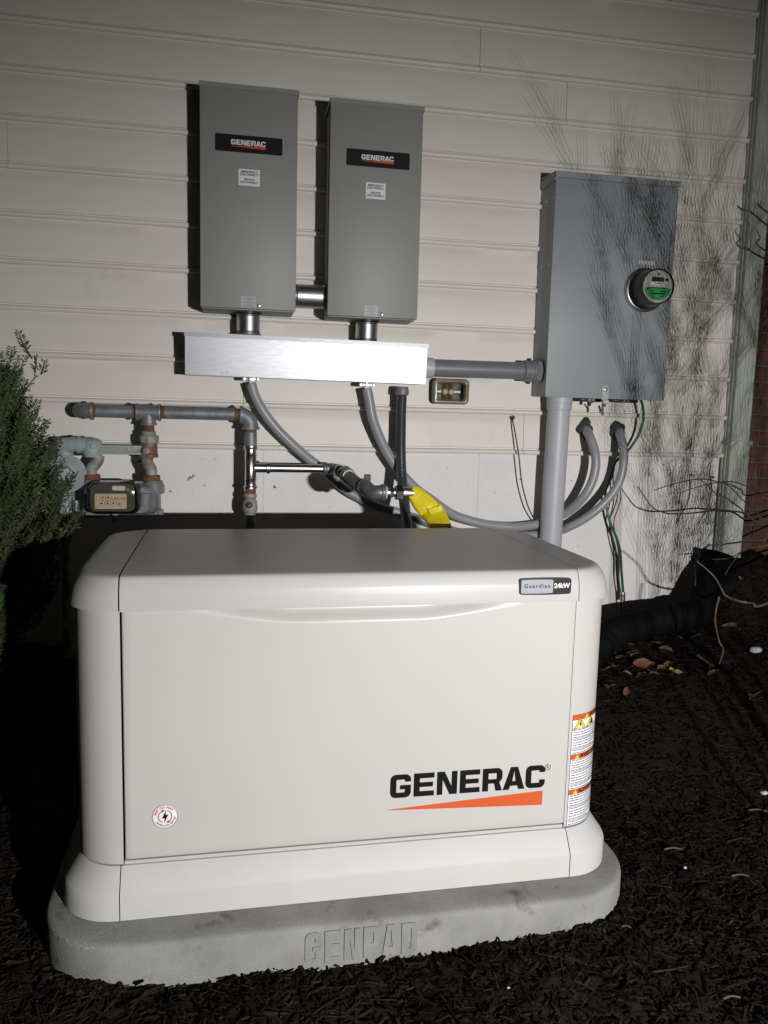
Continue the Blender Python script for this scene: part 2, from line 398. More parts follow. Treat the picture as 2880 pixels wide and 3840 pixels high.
seams = {1: [at(c5x, 0).x for c5x in [(1700+138/1.406, 200)]], 2: [at((1700+593/1.406, 400), 0).x], 4: [at((50/1.659, 540), 0).x],
         9: [at(c4(472, 500), 0).x], 10: [at(c5(600, 600), 0).x], 6: [-1.2], 7: [1.95], 0: [-.35], 5: [-1.9], 8: [-1.45], 3: [-1.3]}
for k in range(-5, 11):
    xs = [WX0]+sorted(seams.get(k, []))+[WX1]
    for i in range(len(xs)-1):
        obj('siding_panel', course(xs[i]+(.0007 if i else 0), xs[i+1]-(.0007 if i < len(xs)-2 else 0), k, -.0008*(i % 2)), MT['siding'], wall, sharp=50)
ZF = ZK-SP*10-.024
fx = [-2.4, at(c4(585, 900), .012).x, at(c5(322, 900), .012).x, 2.2]
for i in range(3):
    obj('foundation_panel', Geo().box(fx[i]+.0002*(i > 0), fx[i+1]-.0002*(i < 2), .010, .12, -.3, ZF+.02, .0015, 1), MT['found'], wall)
obj('wall_core', Geo().box(-2.4, 2.2, .0075, .2, ZF+.021, ZK+SP*5+.1), MT['black'], wall, flat=True)

# brick pier beyond the downspout
pier = thing('brick_pier', 'weathered red brown brick pier right of the pale downspout', 'brick pier', (2.37, .1, .3))
S = Sub(pier)
BX0, BX1 = 2.275, 2.475
S.part('mortar_core', Geo().box(BX0+.008, BX1-.008, .032, .63, .25, 3.0), MT['mortar'])
rnd = random.Random(11)
ch = .0735; z = .57; row = 0
brick_me = {}
def brick_mesh(L, W, key):
    if (key) not in brick_me:
        gg = Geo().box(-L/2, L/2, -W/2, W/2, -.0315, .0315, .005, 1); brick_me[key] = obj('brick', gg, MT['brick'], pier, sharp=30)
        return brick_me[key], True
    o2 = brick_me[key].copy(); COL.objects.link(o2); return o2, False
while z < 2.35:
    half = row % 2
    spans = [(BX0, BX0+.096), (BX0+.107, BX1)] if half else [(BX0, BX1)]
    for a, b_ in spans:
        o2, _ = brick_mesh(b_-a, .095, (half, round(b_-a, 3)))
        o2.location = S.mi @ Vector(((a+b_)/2+rnd.uniform(-.002, .002), .07+rnd.uniform(-.006, .004), z)); o2.rotation_euler = (0, rnd.uniform(-.01, .01), rnd.uniform(-.02, .02))
    for a, b_ in ([(.125, .32), (.332, .52)] if half else [(.125, .22), (.232, .42), (.432, .62)]):   # left flank
        o2, _ = brick_mesh(.095, b_-a, ('s', round(b_-a, 3)))
        o2.location = S.mi @ Vector((BX0+.048+rnd.uniform(-.003, .003), (a+b_)/2, z))
    z += ch; row += 1

# downspout
ds = thing('downspout', 'pale green rectangular downspout fixed beside the brick pier', 'downspout', (2.21, -.05, .5))
S = Sub(ds)
def dspout(z0, z1, e=0.0):
    x0, x1, y0, y1 = 2.168-e, 2.256+e, -.078-e, -.012+e
    pts = [(x0, y1), (x0, y1-.010), (x0+.003, y1-.013), (x0+.003, y1-.021), (x0, y1-.024), (x0, y1-.034), (x0+.003, y1-.037), (x0+.003, y1-.045), (x0, y1-.048), (x0, y0+.006), (x0+.006, y0)]
    for k in range(4):
        u = x0+.014+.017*k; pts += [(u, y0), (u+.003, y0+.0022), (u+.009, y0+.0022), (u+.012, y0)]
    pts += [(x1-.006, y0), (x1, y0+.006), (x1, y1)]
    return Geo().loft([[(x, y, z0) for x, y in pts], [(x, y, z1) for x, y in pts]])
S.part('lower_pipe', dspout(.545, 1.055, .003), MT['downspout'], sharp=20)
S.part('upper_pipe', dspout(1.03, 3.4), MT['downspout'], sharp=20)
S.part('strap', Geo().box(2.160, 2.264, -.086, -.009, 1.056, 1.076, .002), MT['downspout'])
for sx in (2.18, 2.243): S.part('screw', Geo().lathe((sx, -.0855, 1.066), (0,-1,0), [(0,.004),(.002,.0035),(.0025,.001)], 10), MT['zinc'])

# corrugated drain pipe with elbow
dp = thing('drain_pipe', 'black corrugated drain pipe running from the downspout behind the generator', 'drain pipe', (1.8, -.3, .25))
S = Sub(dp)
path = smooth([(.98,-.80,-.03), at(c6(90,1440), -.47)-Vector((0,0,.008)), at(c6(430,1290), -.36), at(c6(760,1225), -.27)], 60)
rs = []; acc = 0
for i, p in enumerate(path):
    if i: acc += (p-path[i-1]).length
    ph = (acc % .0165)/.0165
    rs.append(.060 if .22 < ph < .72 else (.0525 if (ph < .12 or ph > .82) else .057))
S.part('corrugated_run', Geo().tube(path, rs, 24), MT['drain'], sharp=60)
e0 = path[-1]; ep = smooth([e0, e0+Vector((.07,.03,.012)), at(c6(880,1090), -.20), at(c6(920,960), -.165), at(c6(955,880), -.12)], 10)
S.part('elbow', Geo().tube(ep, .0635, 24), MT['drain'], sharp=60)
S.part('elbow_collar', Geo().tube([ep[0]-Vector((.02,.01,.0)), ep[0]+Vector((.02,.01,.003))], .067, 24), MT['drain'])
q = ep[-1]
S.part('reducer', Geo().lathe(q-Vector((.01,.004,.02)), (.10,.05,.30), [(0,.067),(.035,.068),(.037,.064),(.05,.064),(.052,.068),(.062,.068),(.064,.064),(.08,.064),(.083,.07),(.10,.07)], 24), MT['drain'])

# ------------------------------------------------------------------ concrete pad
GRZ = radians(.9)
pad = thing('generator_pad', 'grey concrete generator pad with raised lettering, half sunk in mulch', 'concrete pad', (.263, -1.305, 0), GRZ)
def inset_loop(hx, hy, r, z, n=10): return [(x, y, z) for x, y in rr(hx, hy, r, n)]
PH = (.675, .410)
prof = [(-.12, .0), (.0, .0), (.066, .0006), (.0715, .0022), (.0755, .0060), (.0778, .0125), (.0790, .030), (.0796, .060), (.0798, .075)]
g = Geo().loft([inset_loop(PH[0]-i, PH[1]-i, .19-i*.8, z) for z, i in prof])
padb = obj('slab', g, MT['pad'], pad, sharp=40)
rp = random.Random(6); gsc = Geo()
for k in range(46):
    an = radians(rp.gauss(236, 13)); f_ = rp.random(); zz = .0655+.0120*f_; ii = .0006+.0105*f_*f_
    rad_ = .19-.8*ii+.0006; cx_, cy_ = -(PH[0]-.19-.2*ii), -(PH[1]-.19-.2*ii); w_ = rp.uniform(.0015, .0075)
    tg = Vector((-sin(an), cos(an), 0)); p_ = Vector((cx_+cos(an)*rad_, cy_+sin(an)*rad_, zz)); up_ = Vector((-cos(an)*f_, -sin(an)*f_, 1.05-f_)).normalized()*rp.uniform(.0008, .0032)
    gsc.add([p_-tg*w_, p_+tg*w_*rp.uniform(.1,.7)-up_*rp.uniform(.2,1), p_+tg*w_+up_*rp.uniform(-.4,.4), p_+tg*w_*rp.uniform(-.3,.4)+up_, p_-tg*w_*rp.uniform(.4,.8)+up_*rp.uniform(.2,.9)], [(0,1,2,3,4)])
MT['scrape'] = mat('scraped_concrete', (.40,.36,.31), (.32,.29,.25), 40, .9)
V, F, W = word2d('GENPAD', w=.60, gap=.13, tx=.225, ty=.17, r=.2)
pinv = Matrix.LocRotScale(pad.location, pad.rotation_euler, None).inverted()
def local_hit(px, inv, yl):
    """where the ray through a photo pixel meets the plane y = yl of a thing"""
    o = inv @ CAM; d = inv.to_3x3() @ pix_ray(*px); return o+d*((yl-o.y)/d.y)
pa = local_hit(cP(238, 560), pinv, -PH[1]); pb = local_hit(cP(1305, 440), pinv, -PH[1]); pt = local_hit(cP(238, 262), pinv, -PH[1])
hz_, wx_ = (pt.z-pa.z), pb.x-pa.x
zb_ = pa.z; x = 0
for ch_ in 'GENPAD':
    gg = Geo()
    polys = letter(ch_, .60, .225, .17, .2)
    vf = poly2d(polys)
    sx = wx_/W
    def fn(u, v, d=0): return (pa.x+u*sx, -PH[1]-.0026+d, zb_+.0015+v*hz_)
    n0 = len(vf[0])
    gg.add([fn(u+x, v) for u, v in vf[0]], vf[1])
    for p in polys:
        n = len(p); gg.add([fn(u+x, v) for u, v in p]+[(fn(u+x, v)[0], -PH[1]+.006, fn(u+x, v)[2]) for u, v in p], [(i, (i+1) % n, n+(i+1) % n, n+i) for i in range(n)])
    obj('letter', gg, MT['pad_dark'], pad, flat=True); x += .73
sco = obj('edge_scrape', gsc, MT['scrape'], padb, flat=True); sco['kind'] = 'stuff'; sco['label'] = 'pale scraped patch on the pad edge'

# ------------------------------------------------------------------ generator
gen = thing('standby_generator', 'beige home standby generator with large front panel standing on the concrete pad', 'generator', (.262, -1.275, .0805), GRZ)
ginv = Matrix.LocRotScale(gen.location, gen.rotation_euler, None).inverted()
HX, HY, RC = .607, .325, .105
def cut(loops, xa, xb):
    """lofted shell of loops kept between local x = xa and xb"""
    b = bmesh.new(); rows = [[b.verts.new(p) for p in l] for l in loops]; n = len(loops[0])
    for i in range(len(rows)-1):
        for j in range(n): b.faces.new((rows[i][j], rows[i][(j+1) % n], rows[i+1][(j+1) % n], rows[i+1][j]))
    b.faces.new(rows[-1])
    for xx, inner in ((xa, True), (xb, False)):
        if xx is None: continue
        bmesh.ops.bisect_plane(b, geom=b.verts[:]+b.edges[:]+b.faces[:], plane_co=(xx,0,0), plane_no=(1,0,0), clear_inner=inner, clear_outer=not inner)
    gg = Geo(); gg.bm(b); return gg
XS = .501
# skirt
sk = [(.0, -.033), (.052, -.033), (.060, -.030), (.098, -.004), (.104, 0.0), (.1045, .012)]
loops = [inset_loop(HX-i, HY-i, RC-i*.5, z) for z, i in sk]
obj('front_skirt', cut(loops, -XS-.006, XS+.006), MT['bisque_skirt'], gen, sharp=30)
obj('skirt_corner', cut(loops, None, -XS-.008), MT['bisque_skirt'], gen, sharp=30)
obj('skirt_corner', cut(loops, XS+.008, None), MT['bisque_skirt'], gen, sharp=30)
obj('inner_frame', Geo().box(-HX+.03, HX-.03, -HY+.035, HY-.01, .004, .70), MT['black'], gen, flat=True)
# end panels with rounded corner posts
loops = [inset_loop(HX, HY, RC, z, 14) for z in (.108, .112, .40, .672)]
def shell(xa, xb):
    return cut(loops, xa, xb)
obj('end_panel', shell(None, -XS-.0015), MT['bisque'], gen, sharp=50)
obj('end_panel', shell(XS+.0015, None), MT['bisque'], gen, sharp=50)
obj('rear_panel', Geo().box(-XS, XS, HY-.02, HY-.001, .112, .672), MT['bisque'], gen)
obj('sill_rail', Geo().box(-XS-.0, XS, -HY+.004, -HY+.03, .105, .1125), MT['bisque'], gen)
# front door with the scooped hand grip under the lid
nxd, nzd = 110, 70
DZ0, DZ1 = .118, .672
zs = [DZ0, DZ0+.0012, DZ0+.004]+[DZ0+.02+(.575-DZ0-.02)*k/14 for k in range(15)]+[.58+(DZ1-.58)*k/42 for k in range(43)]
xsd = [-XS+.002, -XS+.0028, -XS+.006]+[-XS+.02+(2*XS-.04)*k/nxd for k in range(nxd+1)]+[XS-.0035, XS-.0005, XS+.0003]
def grip(x, z):
    u = abs(x+.0)/.395
    if u >= 1: edge = .70
    else: edge = .662-.027*(1-sst(.30, 1.0, u))+.003
    t = (z-edge+.012)/.020
    return .018*sst(0, 1.5, t)*(1 if u < 1 else 0)*(1-sst(.62, 1.0, u))
vs = []
for zq in zs:
    for xq in xsd:
        e = 0
        if xq in (xsd[0], xsd[-1]) or zq == zs[0]: e = .006
        elif xq in (xsd[1], xsd[-2]) or zq == zs[1]: e = .0015
        vs.append((xq, -HY-.0035+e+grip(xq, zq), zq))
nn = len(xsd)
fs = [(j*nn+i, j*nn+i+1, (j+1)*nn+i+1, (j+1)*nn+i) for j in range(len(zs)-1) for i in range(nn-1)]
door = obj('front_door', Geo().add(vs, fs), MT['bisque'], gen, sharp=80)
# lid
lidp = [(.668, -.002, -.002), (.662, -.009, -.009), (.6625, -.0125, -.0125), (.668, -.0130, -.0125), (.688, -.0095, -.0112), (.702, -.0055, -.0100), (.7055, -.0040, -.0092), (.718, .0025, -.0052), (.7265, .0075, -.0022), (.7300, .0110, .0002), (.7325, .0155, .0034), (.7338, .0220, .0085), (.7344, .034, .016), (.7348, .050, .030), (.737, .13, .12)]
loops = [inset_loop(HX-ix, HY-iy, max(.03, RC+.012-min(ix, iy)*.3), z, 14) for z, ix, iy in lidp]
lid = obj('lid', cut(loops, -XS, XS), MT['bisque_lid'], gen, sharp=40)
obj('lid_end_cap', cut(loops, None, -XS-.0028), MT['bisque_lid'], gen, sharp=40)
obj('lid_end_cap', cut(loops, XS+.0016, None), MT['bisque_lid'], gen, sharp=40)
obj('lid_liner', Geo().loft([inset_loop(HX-i-.003, HY-i-.003, .1, z-.003) for z, i in ((.664, -.004), (.70, .004), (.722, .018), (.731, .06))]), MT['black'], gen)
# door lettering
yd = -HY-.0035
pa = local_hit(cB(362, 545), ginv, yd); pb = local_hit(cB(1163, 484), ginv, yd); pt = local_hit(cB(368, 424), ginv, yd)
V, F, W = word2d('GENERAC', w=.88, gap=.115)
sx = (pb.x-pa.x)/W; sz = pt.z-pa.z
obj('lettering', flat(Geo(), (V, F), lambda u, v: (pa.x+u*sx, yd-.0006, pa.z+v*sz)), MT['ink'], door, flat=True)
t0 = local_hit(cB(350, 605), ginv, yd); t1 = local_hit(cB(1157, 503), ginv, yd); t2 = local_hit(cB(1157, 577), ginv, yd)
xr = pb.x-.004
obj('wedge_mark', Geo().add([(t0.x, yd-.0006, t0.z-.0006), (xr, yd-.0006, t2.z), (xr, yd-.0006, t1.z), (t0.x, yd-.0006, t0.z+.0006)], [(0,1,2,3)]), MT['orange'], door, flat=True)
rc = local_hit(cB(1181, 383), ginv, yd)
ringp = [_arc(0, 0, .0072, .0072, 0, 360, 24)[:-1], _arc(0, 0, .0060, .0060, 0, 360, 24)[:-1]]
gg = flat(Geo(), poly2d(ringp), lambda u, v: (rc.x+u, yd-.0006, rc.z+v))
flat(gg, text2d('R', .011), lambda u, v: (rc.x+u, yd-.0006, rc.z+v))
obj('registered_mark', gg, MT['ink'], door, flat=True)
# round sticker
sc_ = local_hit(cT(765, 900), ginv, yd)
def disc(r, n=40): return poly2d([_arc(0, 0, r, r, 0, 360, n)[:-1]])
st = obj('round_sticker', Geo().lathe((sc_.x, yd-.0003, sc_.z), (0,-1,0), [(0,.0268),(.0004,.0268),(.0005,.0262)], 40), MT['white_sticker'], door)
def stk(gg, vf, lift=.0012): return flat(gg, vf, lambda u, v: (sc_.x+u, yd-lift, sc_.z+v))
obj('sticker_rim', stk(Geo(), poly2d([_arc(0,0,.0268,.0268,0,360,40)[:-1], _arc(0,0,.0253,.0253,0,360,40)[:-1]])), MT['silver'], st, flat=True)
def ring_seg(r0, r1, a0, a1): return [_arc(0,0,r1,r1,a0,a1,14)+_arc(0,0,r0,r0,a1,a0,14)]
gg = stk(stk(Geo(), poly2d(ring_seg(.0128,.0149,-55,72))), poly2d(ring_seg(.0128,.0149,112,245)))
def rot2(p, a): return (p[0]*cos(a)-p[1]*sin(a), p[0]*sin(a)+p[1]*cos(a))
for a in (108, -62):
    ar = radians(a); tri = [(-.0022+.0138, .003), (.0138+.0036, .003), (.0138, -.0035)]
    tri = [(.0100, .0022), (.0176, .0022), (.0138, -.0048)]
    stk(gg, poly2d([[rot2(p, ar) for p in tri]]))
obj('arrow_ring', gg, MT['red_ink'], st, flat=True)
bolt = [(.0028,.0155), (.0012,.0040), (.0068,.0048), (-.0022,-.0158), (-.0008,-.0036), (-.0066,-.0040)]
obj('bolt_symbol', stk(Geo(), poly2d([bolt])), MT['ink'], st, flat=True)
def arc_text(gg, body, r, a0, a1, size, up=True):
    n = len(body)
    for i, chh in enumerate(body):
        if chh == ' ': continue
        a = radians(a0+(a1-a0)*i/(n-1)); vf = text2d(chh, size, bold=.00012)
        rot = a-pi/2 if up else a+pi/2
        stk(gg, ([tuple(Vector(rot2(p, rot))+Vector((r*cos(a), r*sin(a)))) for p in vf[0]], vf[1]))
    return gg
obj('sticker_text', arc_text(Geo(), 'SMART GRID READY', .0207, 166, 42, .0062), MT['red_ink'], st, flat=True)
obj('sticker_text', arc_text(Geo(), 'GENERAC GRID SERVICES', .0207, 217, 352, .0055, False), MT['ink_grey'], st, flat=True)
# badge on the lid front
yl = -HY-.0108
def gl(px): return local_hit(px, ginv, yl)
b0 = gl(cG(262, 545)); b1 = gl(cG(1325, 530)); bt = gl(cG(800, 365)); bb = gl(cG(800, 715))
bw, bh = (b1.x-b0.x)/2, (bt.z-bb.z)/2; bc = ((b0.x+b1.x)/2, (bt.z+bb.z)/2)
def badge_poly(hx, hz, r, bow):
    out = []
    for (u, v) in rr(hx, hz, r, 5): out.append((u, v))
    dense = []
    for i in range(len(out)):
        a, b_ = out[i], out[(i+1) % len(out)]; m = 8 if abs(a[0]-b_[0]) > hx else 1
        dense += [(a[0]+(b_[0]-a[0])*k/m, a[1]+(b_[1]-a[1])*k/m) for k in range(m)]
    return [(u, v*(1-bow*(u/hx)**2)) for u, v in dense]
badge = obj('badge', Geo().prism(badge_poly(bw, bh, .006, .07), lambda u, v, d: (bc[0]+u, yl-.0035+d, bc[1]+v), .006), MT['plate'], lid, sharp=40)
obj('silver_panel', Geo().prism(badge_poly(bw*.615, bh*.82, .003, .05), lambda u, v, d: (bc[0]+u-bw*.33, yl-.0042+d, bc[1]+v), .002), MT['silver'], badge, sharp=40)
obj('badge_text', flat(Geo(), text2d('Guardian', .0128, spacing=1.35, bold=.0002), lambda u, v: (bc[0]+u-bw*.33, yl-.0046, bc[1]+v+.001)), MT['ink'], badge, flat=True)
obj('badge_text', flat(Geo(), text2d('24kW', .0148, bold=.0006), lambda u, v: (bc[0]+u+bw*.63, yl-.0043, bc[1]+v+.0008)), MT['chrome_ink'], badge, flat=True)
# warning label wrapped round the right corner post
lab_top = local_hit((2100+165/3.685, 2600+305/3.685), ginv, -HY); lab_bot = local_hit((2100+80/3.685, 2600+1835/3.685), ginv, -HY)
LX = (lab_top.x+lab_bot.x)/2+.002; LZ1, LZ0 = lab_top.z, lab_bot.z; LW = .150
def wrap(s, z, lift=.0006):
    x = LX+s; fx0 = HX-RC
    if x <= fx0: return (x, -HY-lift, z)
    a = (x-fx0)/RC; return (fx0+(RC+lift)*sin(a), -HY+RC-(RC+lift)*cos(a), z)
def patch(gg, s0, s1, z0, z1, lift, n=None):
    n = n or max(1, int((s1-s0)/.006)+1)
    gg.add([wrap(s0+(s1-s0)*k/n, zz, lift) for zz in (z0, z1) for k in range(n+1)], [(k, k+1, n+2+k, n+1+k) for k in range(n)]); return gg
LH = LZ1-LZ0
def zf(f): return LZ1-LH*f
def py(p): return (p-305)/(1835-305)
wl_ = obj('warning_label', patch(Geo(), 0, LW, LZ0, LZ1, .0005, 30), MT['white_sticker'], gen, sharp=180)
heads = [(305, 375), (845, 912), (1335, 1402)]
for a, b_ in heads: obj('orange_band', patch(Geo(), .0008, LW-.0008, zf(py(b_)), zf(py(a)), .0009), MT['orange'], wl_, sharp=180)
gk = Geo()
for p in (305, 375, 490, 632, 772, 845, 912, 1080, 1262, 1335, 1402, 1575, 1762, 1835): patch(gk, 0, LW, zf(py(p))-.0004, zf(py(p))+.0004, .0011)
for s_ in (0.0004, LW-.0004): patch(gk, s_-.0004, s_+.0004, LZ0, LZ1, .0011, 1)
for (a, b_), wd in zip(heads, ('WARNING', 'AVERTISSEMENT', 'ADVERTENCIA')):
    s0 = .052 if wd == 'WARNING' else .027
    vf = text2d(wd, .0155, 'LEFT', bold=.0004); zc = zf((py(a)+py(b_))/2)
    flat(gk, vf, lambda u, v: wrap(s0+u, zc+v, .0013))
obj('label_rules', gk, MT['ink'], wl_, flat=True)
rt = random.Random(5); gt = Geo()
for a, b_, n in ((490, 632, 4), (632, 772, 4), (772, 845, 2), (912, 1080, 5), (1080, 1262, 5), (1262, 1335, 2), (1402, 1575, 5), (1575, 1762, 5), (1762, 1835, 2)):
    for i in range(n):
        zc = zf(py(a+(b_-a)*(i+.55)/(n+.1))); s_ = .004; end = .146 if i < n-1 else rt.uniform(.06, .13)
        while s_ < end:
            wlen = rt.uniform(.004, .014); patch(gt, s_, min(s_+wlen, end), zc-.00125, zc+.00125, .0011, 2); s_ += wlen+.0018
obj('label_text', gt, MT['ink_grey'], wl_, flat=True)
zi = zf(py(430)); hI = .0165
def tri_sym(cs, k=1.0): return [(cs-.0185*k, zi-.0145*k), (cs+.0185*k, zi-.0145*k), (cs, zi+.0155*k)]
gys, gbs = [], []
def subdiv_flat(gg, poly, lift):
    vf = poly2d([poly]); flat(gg, vf, lambda u, v: wrap(u, v, lift))
def sym(lst, poly, lift): g_ = Geo(); subdiv_flat(g_, poly, lift); lst.append(g_)
for cs in (.022, .062):
    sym(gbs, tri_sym(cs, 1.08), .0011); sym(gys, tri_sym(cs, .88), .0014)
sym(gbs, [(.0235,zi+.008),(.0195,zi-.002),(.0225,zi-.0018),(.0205,zi-.010),(.0255,zi+.001),(.0228,zi+.0008),(.0255,zi+.008)], .0017)
sym(gbs, [(.056,zi-.008),(.070,zi-.008),(.070,zi-.002),(.066,zi+.001),(.066,zi+.006),(.062,zi+.006),(.060,zi-.003),(.056,zi-.004)], .0017)
for (a, b_), cs in zip(heads, (.042, .018, .018)):
    zc = zf((py(a)+py(b_))/2); sym(gys, [(cs-.0065, zc-.0055), (cs+.0065, zc-.0055), (cs, zc+.0065)], .0014)
for g_ in gbs: obj('warning_symbol', g_, MT['ink'], wl_, flat=True)
for g_ in gys: obj('warning_triangle', g_, MT['warn_yellow'], wl_, flat=True)
gp = Geo()
for zz in (zi+.007, zi-.009):
    vf = poly2d([_arc(.101, zz, .0095, .0085, 0, 360, 20)[:-1], _arc(.101, zz, .0078, .0068, 0, 360, 20)[:-1]]); flat(gp, vf, lambda u, v: wrap(u, v, .0013))
obj('prohibition_symbol', gp, MT['pink_ink'], wl_, flat=True)

# ------------------------------------------------------------------ transfer switches
def switch(x0, x1, z0, z1, label, nameC, textC, wedgeC, stickC, smallC, screwC):
    yf = -.19
    t = thing('transfer_switch', label, 'switch box', ((x0+x1)/2, 0, z0), group='grey transfer switch boxes on the siding')
    S = Sub(t)
    S.part('enclosure', Geo().box(x0+.004, x1-.004, -.172, -.013, z0-.004, z1-.006, .002), MT['switch'])
    S.part('front_cover', Geo().box(x0, x1, yf, -.170, z0, z1-.020, .0022), MT['switch'])
    g = Geo().loft([[(xx, -.013, z1-.004), (xx, yf-.0025, z1-.004), (xx, yf-.0028, z1-.021), (xx, yf-.0006, z1-.021), (xx, yf+.001, z1-.008), (xx, -.013, z1-.009)] for xx in (x0-.004, x1+.004)])
    for xx in (x0-.004, x1+.002): g.box(xx, xx+.002, yf+.002, -.015, z1-.0215, z1-.0045)
    S.part('drip_cap', g, MT['switch'], sharp=30)
    S.part('knuckle_hinge', Geo().box(x0-.002, x0+.004, -.168, -.150, z0+.02, z1-.05, .001), MT['switch'])
    def R(cs):
        p = [at(c1(*c), yf) for c in cs]; return (min(q.x for q in p[::2])+0, p[1].x/2+p[3].x/2, (p[2].z+p[3].z)/2, (p[0].z+p[1].z)/2)
    a = R(nameC)
    pl = S.part('nameplate', Geo().prism(rr((a[1]-a[0])/2, (a[3]-a[2])/2, .005, 4), lambda u, v, d: ((a[0]+a[1])/2+u, yf-.0012+d, (a[2]+a[3])/2+v), .0011), MT['plate'], sharp=30)
    yp = yf-.0012
    L = [at(c1(*c), yp) for c in textC]; V, F, W = word2d('GENERAC', w=.88, gap=.115)
    sx = (L[1].x-L[0].x)/W; szz = (at(c1(textC[0][0], textC[2][1]), yp).z-L[0].z)
    S.part('lettering', flat(Geo(), (V, F), lambda u, v: (L[0].x+u*sx, yp-.0005, L[0].z+v*szz)), MT['white_ink'], pl, flat=True)
    w_ = [at(c1(*c), yp) for c in wedgeC]
    S.part('wedge_mark', Geo().add([(w_[0].x, yp-.0005, w_[0].z-.0004), (L[1].x, yp-.0005, w_[2].z), (L[1].x, yp-.0005, w_[1].z), (w_[0].x, yp-.0005, w_[0].z+.0004)], [(0,1,2,3)]), MT['orange'], pl, flat=True)
    a2 = R(stickC)
    sk_ = S.part('white_sticker', Geo().box(a2[0], a2[1], yf-.0009, yf+.0002, a2[2], a2[3]), MT['white_sticker'], flat=True)
    gt = Geo(); cx = (a2[0]+a2[1])/2; h = a2[3]-a2[2]
    for tx_, f in (('EMERGENCY', .17), ('DISCONNECT', .335), ('SERVICE', .63), ('DISCONNECT', .80)):
        flat(gt, text2d(tx_, .0105, bold=.00025), lambda u, v: (cx+u*1.0, yf-.0014, a2[3]-h*f+v))
    S.part('sticker_text', gt, MT['ink'], sk_, flat=True)
    a3 = R(smallC)
    sm = S.part('caution_sticker', Geo().box(a3[0], a3[1], yf-.0008, yf+.0002, a3[2], a3[3]), MT['grey_sticker'], flat=True)
    gt = Geo(); rn = random.Random(9)
    for i in range(9):
        zc = a3[3]-(a3[3]-a3[2])*(i+.6)/9.4; wd = (a3[1]-a3[0])*(.28 if i % 3 == 0 else rn.uniform(.7, .88)); cx3 = (a3[0]+a3[1])/2
        gt.add([(cx3-wd/2, yf-.0012, zc-.0008), (cx3+wd/2, yf-.0012, zc-.0008), (cx3+wd/2, yf-.0012, zc+.0008), (cx3-wd/2, yf-.0012, zc+.0008)], [(0,1,2,3)])
    S.part('sticker_text', gt, MT['ink_grey'], sm, flat=True)
    p = at(c1(*screwC), yf)
    S.part('cover_screw', Geo().lathe((p.x, yf, p.z), (0,-1,0), [(0,.0075),(.0015,.0075),(.003,.006),(.0045,.0055),(.005,.004)], 16), MT['zinc'])
    return t
switch(-.134, .217, CZ+.371, CZ+1.163, 'grey wall switch box with black nameplate, left of the pair',
       [(311,450),(693,483),(313,548),(692,581)], [(402,514),(597,529),(0,484.5)], [(402,523),(597,530),(597,548)],
       [(444,652),(565,661),(444,745),(565,755)], [(458,1372),(543,1377),(458,1434),(543,1440)], (561,1427))
switch(.338, .689, CZ+.362, CZ+1.150, 'grey wall switch box with black nameplate, right of the pair',
       [(1055,537),(1413,566),(1055,632),(1411,661)], [(1140,599),(1321,612),(0,570)], [(1140,606),(1321,612),(1321,629)],
       [(1165,729),(1276,738),(1164,820),(1274,829)], [(1157,1422),(1233,1426),(1156,1485),(1231,1491)], (1257,1476))

def threaded(p, d, L, r, th=.016, n=4):
    prof = [(0, r-.002)]
    for a in (0, L-th):
        for i in range(n):
            t = a+th*i/n; prof += [(t, r-.0018), (t+th/n*.5, r)]
    prof += [(th+.001, r), (th+.002, r), (L-th-.002, r), (L-th-.001, r)]
    prof.append((L, r-.002)); prof.sort(key=lambda q: q[0]); return Geo().lathe(p, d, prof, 32)
# conduit nipples
yN = -.098
def nip(name, label, p, d, L, r):
    t = thing(name, label, 'conduit nipple', p, group='zinc conduit nipples between the boxes'); S = Sub(t)
    S.part('threaded_pipe', threaded(p, d, L, r), MT['zinc'], sharp=50)
    p = Vector(p); d = Vector(d)
    S.part('locknut', Geo().lathe(p, d, [(0, r+.006), (.006, r+.006)], 12), MT['iron'])
    S.part('bushing', Geo().lathe(p+d*(L-.010), d, [(0, r+.002), (.002, r+.007), (.010, r+.007)], 32), MT['blackplastic'])
    return t
pz = at(c1(855, 1375), yN).z
nip('conduit_nipple', 'short horizontal zinc conduit joining the two grey switch boxes', (.2135, yN, pz), (1,0,0), .1285, .0445)
px_ = at(c1(500, 1515), yN).x
nip('conduit_nipple', 'short upright zinc conduit under the left switch box', (px_, yN, 1.441), (0,0,1), CZ+.371-1.4445, .0445)
px_ = at(c1(1168, 1560), yN).x
nip('conduit_nipple', 'short upright zinc conduit under the right switch box', (px_, yN, 1.432), (0,0,1), CZ+.362-1.4355, .0435)

# ------------------------------------------------------------------ aluminium wire trough
tx0, tx1, tz0, tz1, ty = -.192, .737, 1.278, 1.434, -.165
tr = thing('wire_trough', 'shiny bare aluminium wiring trough below the two switch boxes', 'wire trough', ((tx0+tx1)/2, 0, tz0), radians(0)); tr.rotation_euler = (0, radians(.45), 0)
S = Sub(tr); S.mi = Matrix.Translation(-tr.location)
S.part('trough_body', Geo().box(tx0+.003, tx1-.003, ty+.002, -.012, tz0+.0015, tz1-.003, .001), MT['alu'])
bowed = Geo(); n = 30
vv = []
for j in range(9):
    for i in range(n+1):
        u = i/n; v = j/8; xx = tx0+(tx1-tx0)*u
        vv.append((xx, ty-.0012-.0075*v-.004*(1-u)*v-.0016*sin(pi*u)*sin(pi*v), tz0+(tz1-.010-tz0)*v))
bowed.add(vv, [(j*(n+1)+i, j*(n+1)+i+1, (j+1)*(n+1)+i+1, (j+1)*(n+1)+i) for j in range(8) for i in range(n)])
S.part('cover', bowed, MT['alu'], sharp=180)
